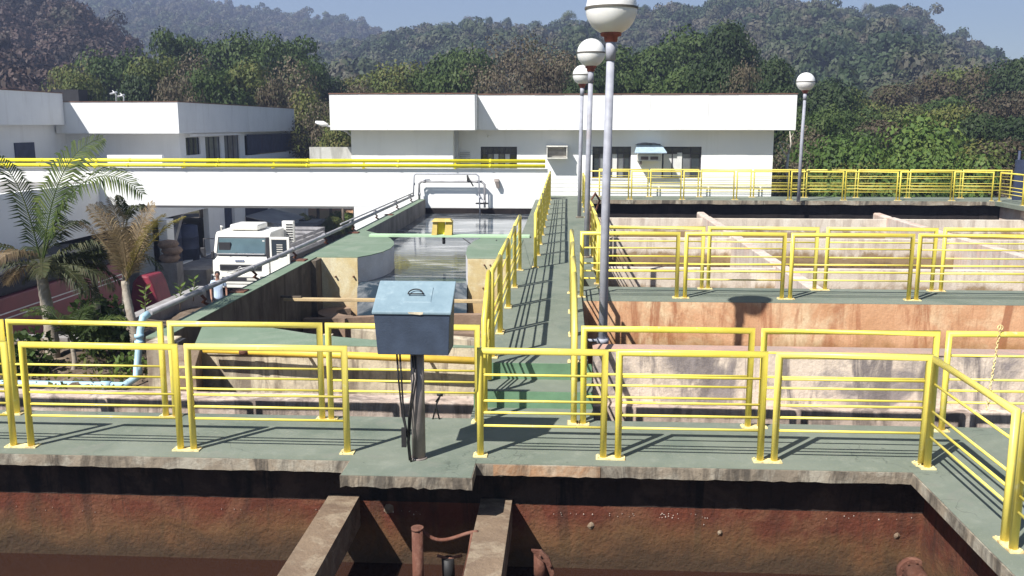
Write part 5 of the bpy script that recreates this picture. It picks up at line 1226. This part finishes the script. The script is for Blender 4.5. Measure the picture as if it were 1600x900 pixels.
def forest(grid, name, m, dens, size, label, seed, nleaf=1000, vmax=8.6, leaf=.050):
    """canopy trees scattered over the slope: a few crown meshes instanced on points by geometry nodes"""
    r = np.random.default_rng(seed); nxg, n = grid.shape[:2]
    col = bpy.data.collections.new(name+'_crowns')
    for k in range(6):
        nl = 9
        cen = np.c_[r.normal(size=(nl, 2))*.27, r.uniform(.35, .95, nl)]; cr = r.uniform(.16, .30, nl)
        kk = r.integers(0, nl, nleaf); v = r.normal(size=(nleaf, 3)); v /= np.linalg.norm(v, axis=1)[:, None]; v[:, 2] = np.abs(v[:, 2])*1.0-.2
        p = cen[kk]+v*cr[kk][:, None]*(0.75+.4*r.random(nleaf))[:, None]
        nn = v+r.normal(size=(nleaf, 3))*.3; nn /= np.linalg.norm(nn, axis=1)[:, None]
        t1 = np.cross(nn, r.normal(size=(nleaf, 3))); t1 /= np.linalg.norm(t1, axis=1)[:, None]; t2 = np.cross(nn, t1)
        l = leaf*r.uniform(.5, 1.4, nleaf)[:, None]
        P = np.stack([p-t1*l, p+t2*l*.65, p+t1*l, p-t2*l*.65], 1).reshape(-1, 3); nf = nleaf
        me = bpy.data.meshes.new('canopy'); me.vertices.add(4*nf); me.vertices.foreach_set('co', P.ravel()); me.loops.add(4*nf); me.loops.foreach_set('vertex_index', np.arange(4*nf))
        me.polygons.add(nf); me.polygons.foreach_set('loop_start', np.arange(0, 4*nf, 4)); me.polygons.foreach_set('loop_total', np.full(nf, 4)); me.update(calc_edges=True); me.materials.append(M[m])
        col.objects.link(bpy.data.objects.new('canopy', me))
    pts = []; sc = []; rot = []
    for i in range(dens):
        u = r.uniform(0, nxg-1.001); vv = r.uniform(0, 1)**.75*vmax; a, b = int(u), int(min(vv, n-2)); fu, fv = u-a, vv-b
        p = grid[a, b]*(1-fu)*(1-fv)+grid[a+1, b]*fu*(1-fv)+grid[a, b+1]*(1-fu)*fv+grid[a+1, b+1]*fu*fv
        s_ = size*r.uniform(.55, 1.4); pts.append(p-np.array([0, 0, .2*s_])); sc.append((s_, s_, s_*r.uniform(.8, 1.3))); rot.append((0, 0, r.uniform(0, 6.28)))
    me = bpy.data.meshes.new(name); me.from_pydata(pts, [], []); 
    me.attributes.new('crown_scale', 'FLOAT_VECTOR', 'POINT').data.foreach_set('vector', np.array(sc, dtype=np.float32).ravel())
    me.attributes.new('crown_rot', 'FLOAT_VECTOR', 'POINT').data.foreach_set('vector', np.array(rot, dtype=np.float32).ravel())
    me.materials.append(M[m])
    o = bpy.data.objects.new(name, me); COL.objects.link(o); tag(o, label, 'forest', kind='stuff')
    g = bpy.data.node_groups.new(name, 'GeometryNodeTree'); g.interface.new_socket('Geometry', in_out='INPUT', socket_type='NodeSocketGeometry'); g.interface.new_socket('Geometry', in_out='OUTPUT', socket_type='NodeSocketGeometry')
    N_ = g.nodes.new; gi = N_('NodeGroupInput'); go = N_('NodeGroupOutput'); ip = N_('GeometryNodeInstanceOnPoints'); ci = N_('GeometryNodeCollectionInfo')
    ci.inputs['Collection'].default_value = col; ci.inputs['Separate Children'].default_value = True; ci.inputs['Reset Children'].default_value = True
    def at(nm):
        q = N_('GeometryNodeInputNamedAttribute'); q.data_type = 'FLOAT_VECTOR'; q.inputs['Name'].default_value = nm; return q.outputs['Attribute']
    ip.inputs['Pick Instance'].default_value = True
    g.links.new(gi.outputs[0], ip.inputs['Points']); g.links.new(ci.outputs[0], ip.inputs['Instance']); g.links.new(at('crown_scale'), ip.inputs['Scale'])
    g.links.new(at('crown_rot'), ip.inputs['Rotation'])
    g.links.new(ip.outputs[0], go.inputs[0]); o.modifiers.new('scatter', 'NODES').node_group = g
    return o
ridC = [(440, 120), (520, 75), (560, 68), (600, 55), (660, 50), (700, 42), (735, 38), (800, 42), (850, 45), (880, 30), (915, 25), (1000, 20), (1040, 10), (1100, 5), (1180, 2), (1230, 8), (1290, 12), (1330, 25), (1390, 16), (1430, 48), (1490, 75), (1540, 95), (1600, 108), (1700, 130), (1900, 150)]
ridB = [(-700, 30), (-300, -50), (0, -40), (200, -12), (330, -4), (450, 10), (540, 24), (620, 45), (700, 60), (820, 90), (1000, 120)]
ridA = [(-900, 60), (-400, 0), (-150, -25), (0, 3), (60, 8), (120, 26), (165, 50), (190, 75), (215, 105), (260, 140), (330, 170)]
ridD = [(1350, 118), (1450, 112), (1530, 104), (1600, 98), (1700, 90), (1850, 110), (2100, 120)]
gB = hill('far_hill', ridB, 250, 640, 10); gC = hill('middle_hill', ridC, 115, 360, 8.5); gA = hill('left_hill', ridA, 95, 210, 4)
gD = hill('distant_hill', ridD, 500, 900, 6)
forest(gC, 'hill_forest', 'forest', 3600, 7.2, 'dense mixed forest covering the middle hill behind the buildings', 1)
forest(gB, 'far_hill_forest', 'forest', 3600, 8.6, 'hazy bluish forest on the far hill at upper left', 2)
forest(gA, 'left_hill_forest', 'forest_brown', 1500, 6.2, 'brownish dry forest on the steep hill at the left edge', 3, 1500, leaf=.038)
forest(gD, 'distant_forest', 'forest', 900, 10, 'pale distant forest at the right end of the ridge', 4, 500)
# emergent ridge trees that break the skyline
for i, (px, ty, d, k, wp) in enumerate(((732, 26, 362, 'dry', 18), (765, 27, 362, 'dark', 14), (793, 28, 362, 'dark', 14), (888, 18, 362, 'olive', 26), (838, 33, 362, 'dark', 16), (1009, 8, 362, 'dark', 14), (1290, 2, 362, 'dry', 20), (1352, 6, 362, 'dry', 12), (1385, 8, 362, 'dark', 44), (1508, 66, 340, 'green', 22), (1420, 30, 350, 'dark', 30), (700, 36, 362, 'olive', 30), (1060, 4, 362, 'dark', 26))):
    dd = ray(px, ty); hor = Vector((dd.x, dd.y, 0)).length; zt_ = CAMZ+d*dd.z/hor; hd = Vector((dd.x, dd.y, 0)).normalized()
    cm, tm, H, W = VAR[k+str(i % 3)]; h = 11.
    t = thing('ridge_tree', (hd.x*d, hd.y*d, zt_-h), ('bare', 'slim dark', 'small dark', 'wide olive', 'low dark', 'dark', 'tall dry', 'thin dry', 'broad dark', 'green', 'dark sloping', 'olive', 'dark flat')[i]+' tree on the skyline '+('above the white building, near its middle', 'just right of the bare ridge tree', 'second right of the bare ridge tree', 'left of the nearest lamp globe', 'between the bare tree and the lamps', 'just right of the nearest lamp globe', 'on the ridge above the lone lamp', 'right of the tall dry ridge tree', 'on the hilltop at the right', 'on the falling ridge at the far right', 'just right of the hilltop', 'where the far hill meets the middle hill', 'right of the lamps on the ridge')[i], 'tree', 'trees on the ridge', rz=i)
    wd = wp*d/_F*1.3
    for me, nm in ((tm, 'trunk'), (cm, 'crown')):
        o = bpy.data.objects.new(nm, me); COL.objects.link(o); o.parent = t; o.scale = (wd/W, wd/W, h/H)
# landslip scar and small white houses
dd = ray(1325, 62)
p = atY(1329, 157, 150)
t = thing('distant_house', (p.x, 150, p.z-3), 'tiny white house among the trees right of the lone lamp', 'house')
MB().box(p.x-1.0, p.x+.5, 150, 153, p.z-3, p.z).build('wall', 'white', t); MB().box(p.x+.6, p.x+1.3, 150, 153, p.z-3, p.z+.5).build('wall', 'white', t)
MB().box(p.x-1.1, p.x+.6, 149.9, 153.1, p.z, p.z+.12).build('roof', 'roof', t)

# ============================================================ HAZE
hz = MB().box(-1100, 1100, -40, 1000, GR-1.5, 135)
o = hz.build('haze', 'white', None); o.data.materials.clear(); tag(o, 'thin blue grey haze', 'haze', kind='stuff')
m_ = bpy.data.materials.new('haze_air'); m_.use_nodes = True; m_.node_tree.nodes.clear()
ou = m_.node_tree.nodes.new('ShaderNodeOutputMaterial'); pv = m_.node_tree.nodes.new('ShaderNodeVolumePrincipled')
pv.inputs['Color'].default_value = (.58, .68, 1, 1); pv.inputs['Density'].default_value = 0.00095; pv.inputs['Anisotropy'].default_value = .2
m_.node_tree.links.new(pv.outputs[0], ou.inputs['Volume']); o.data.materials.append(m_)
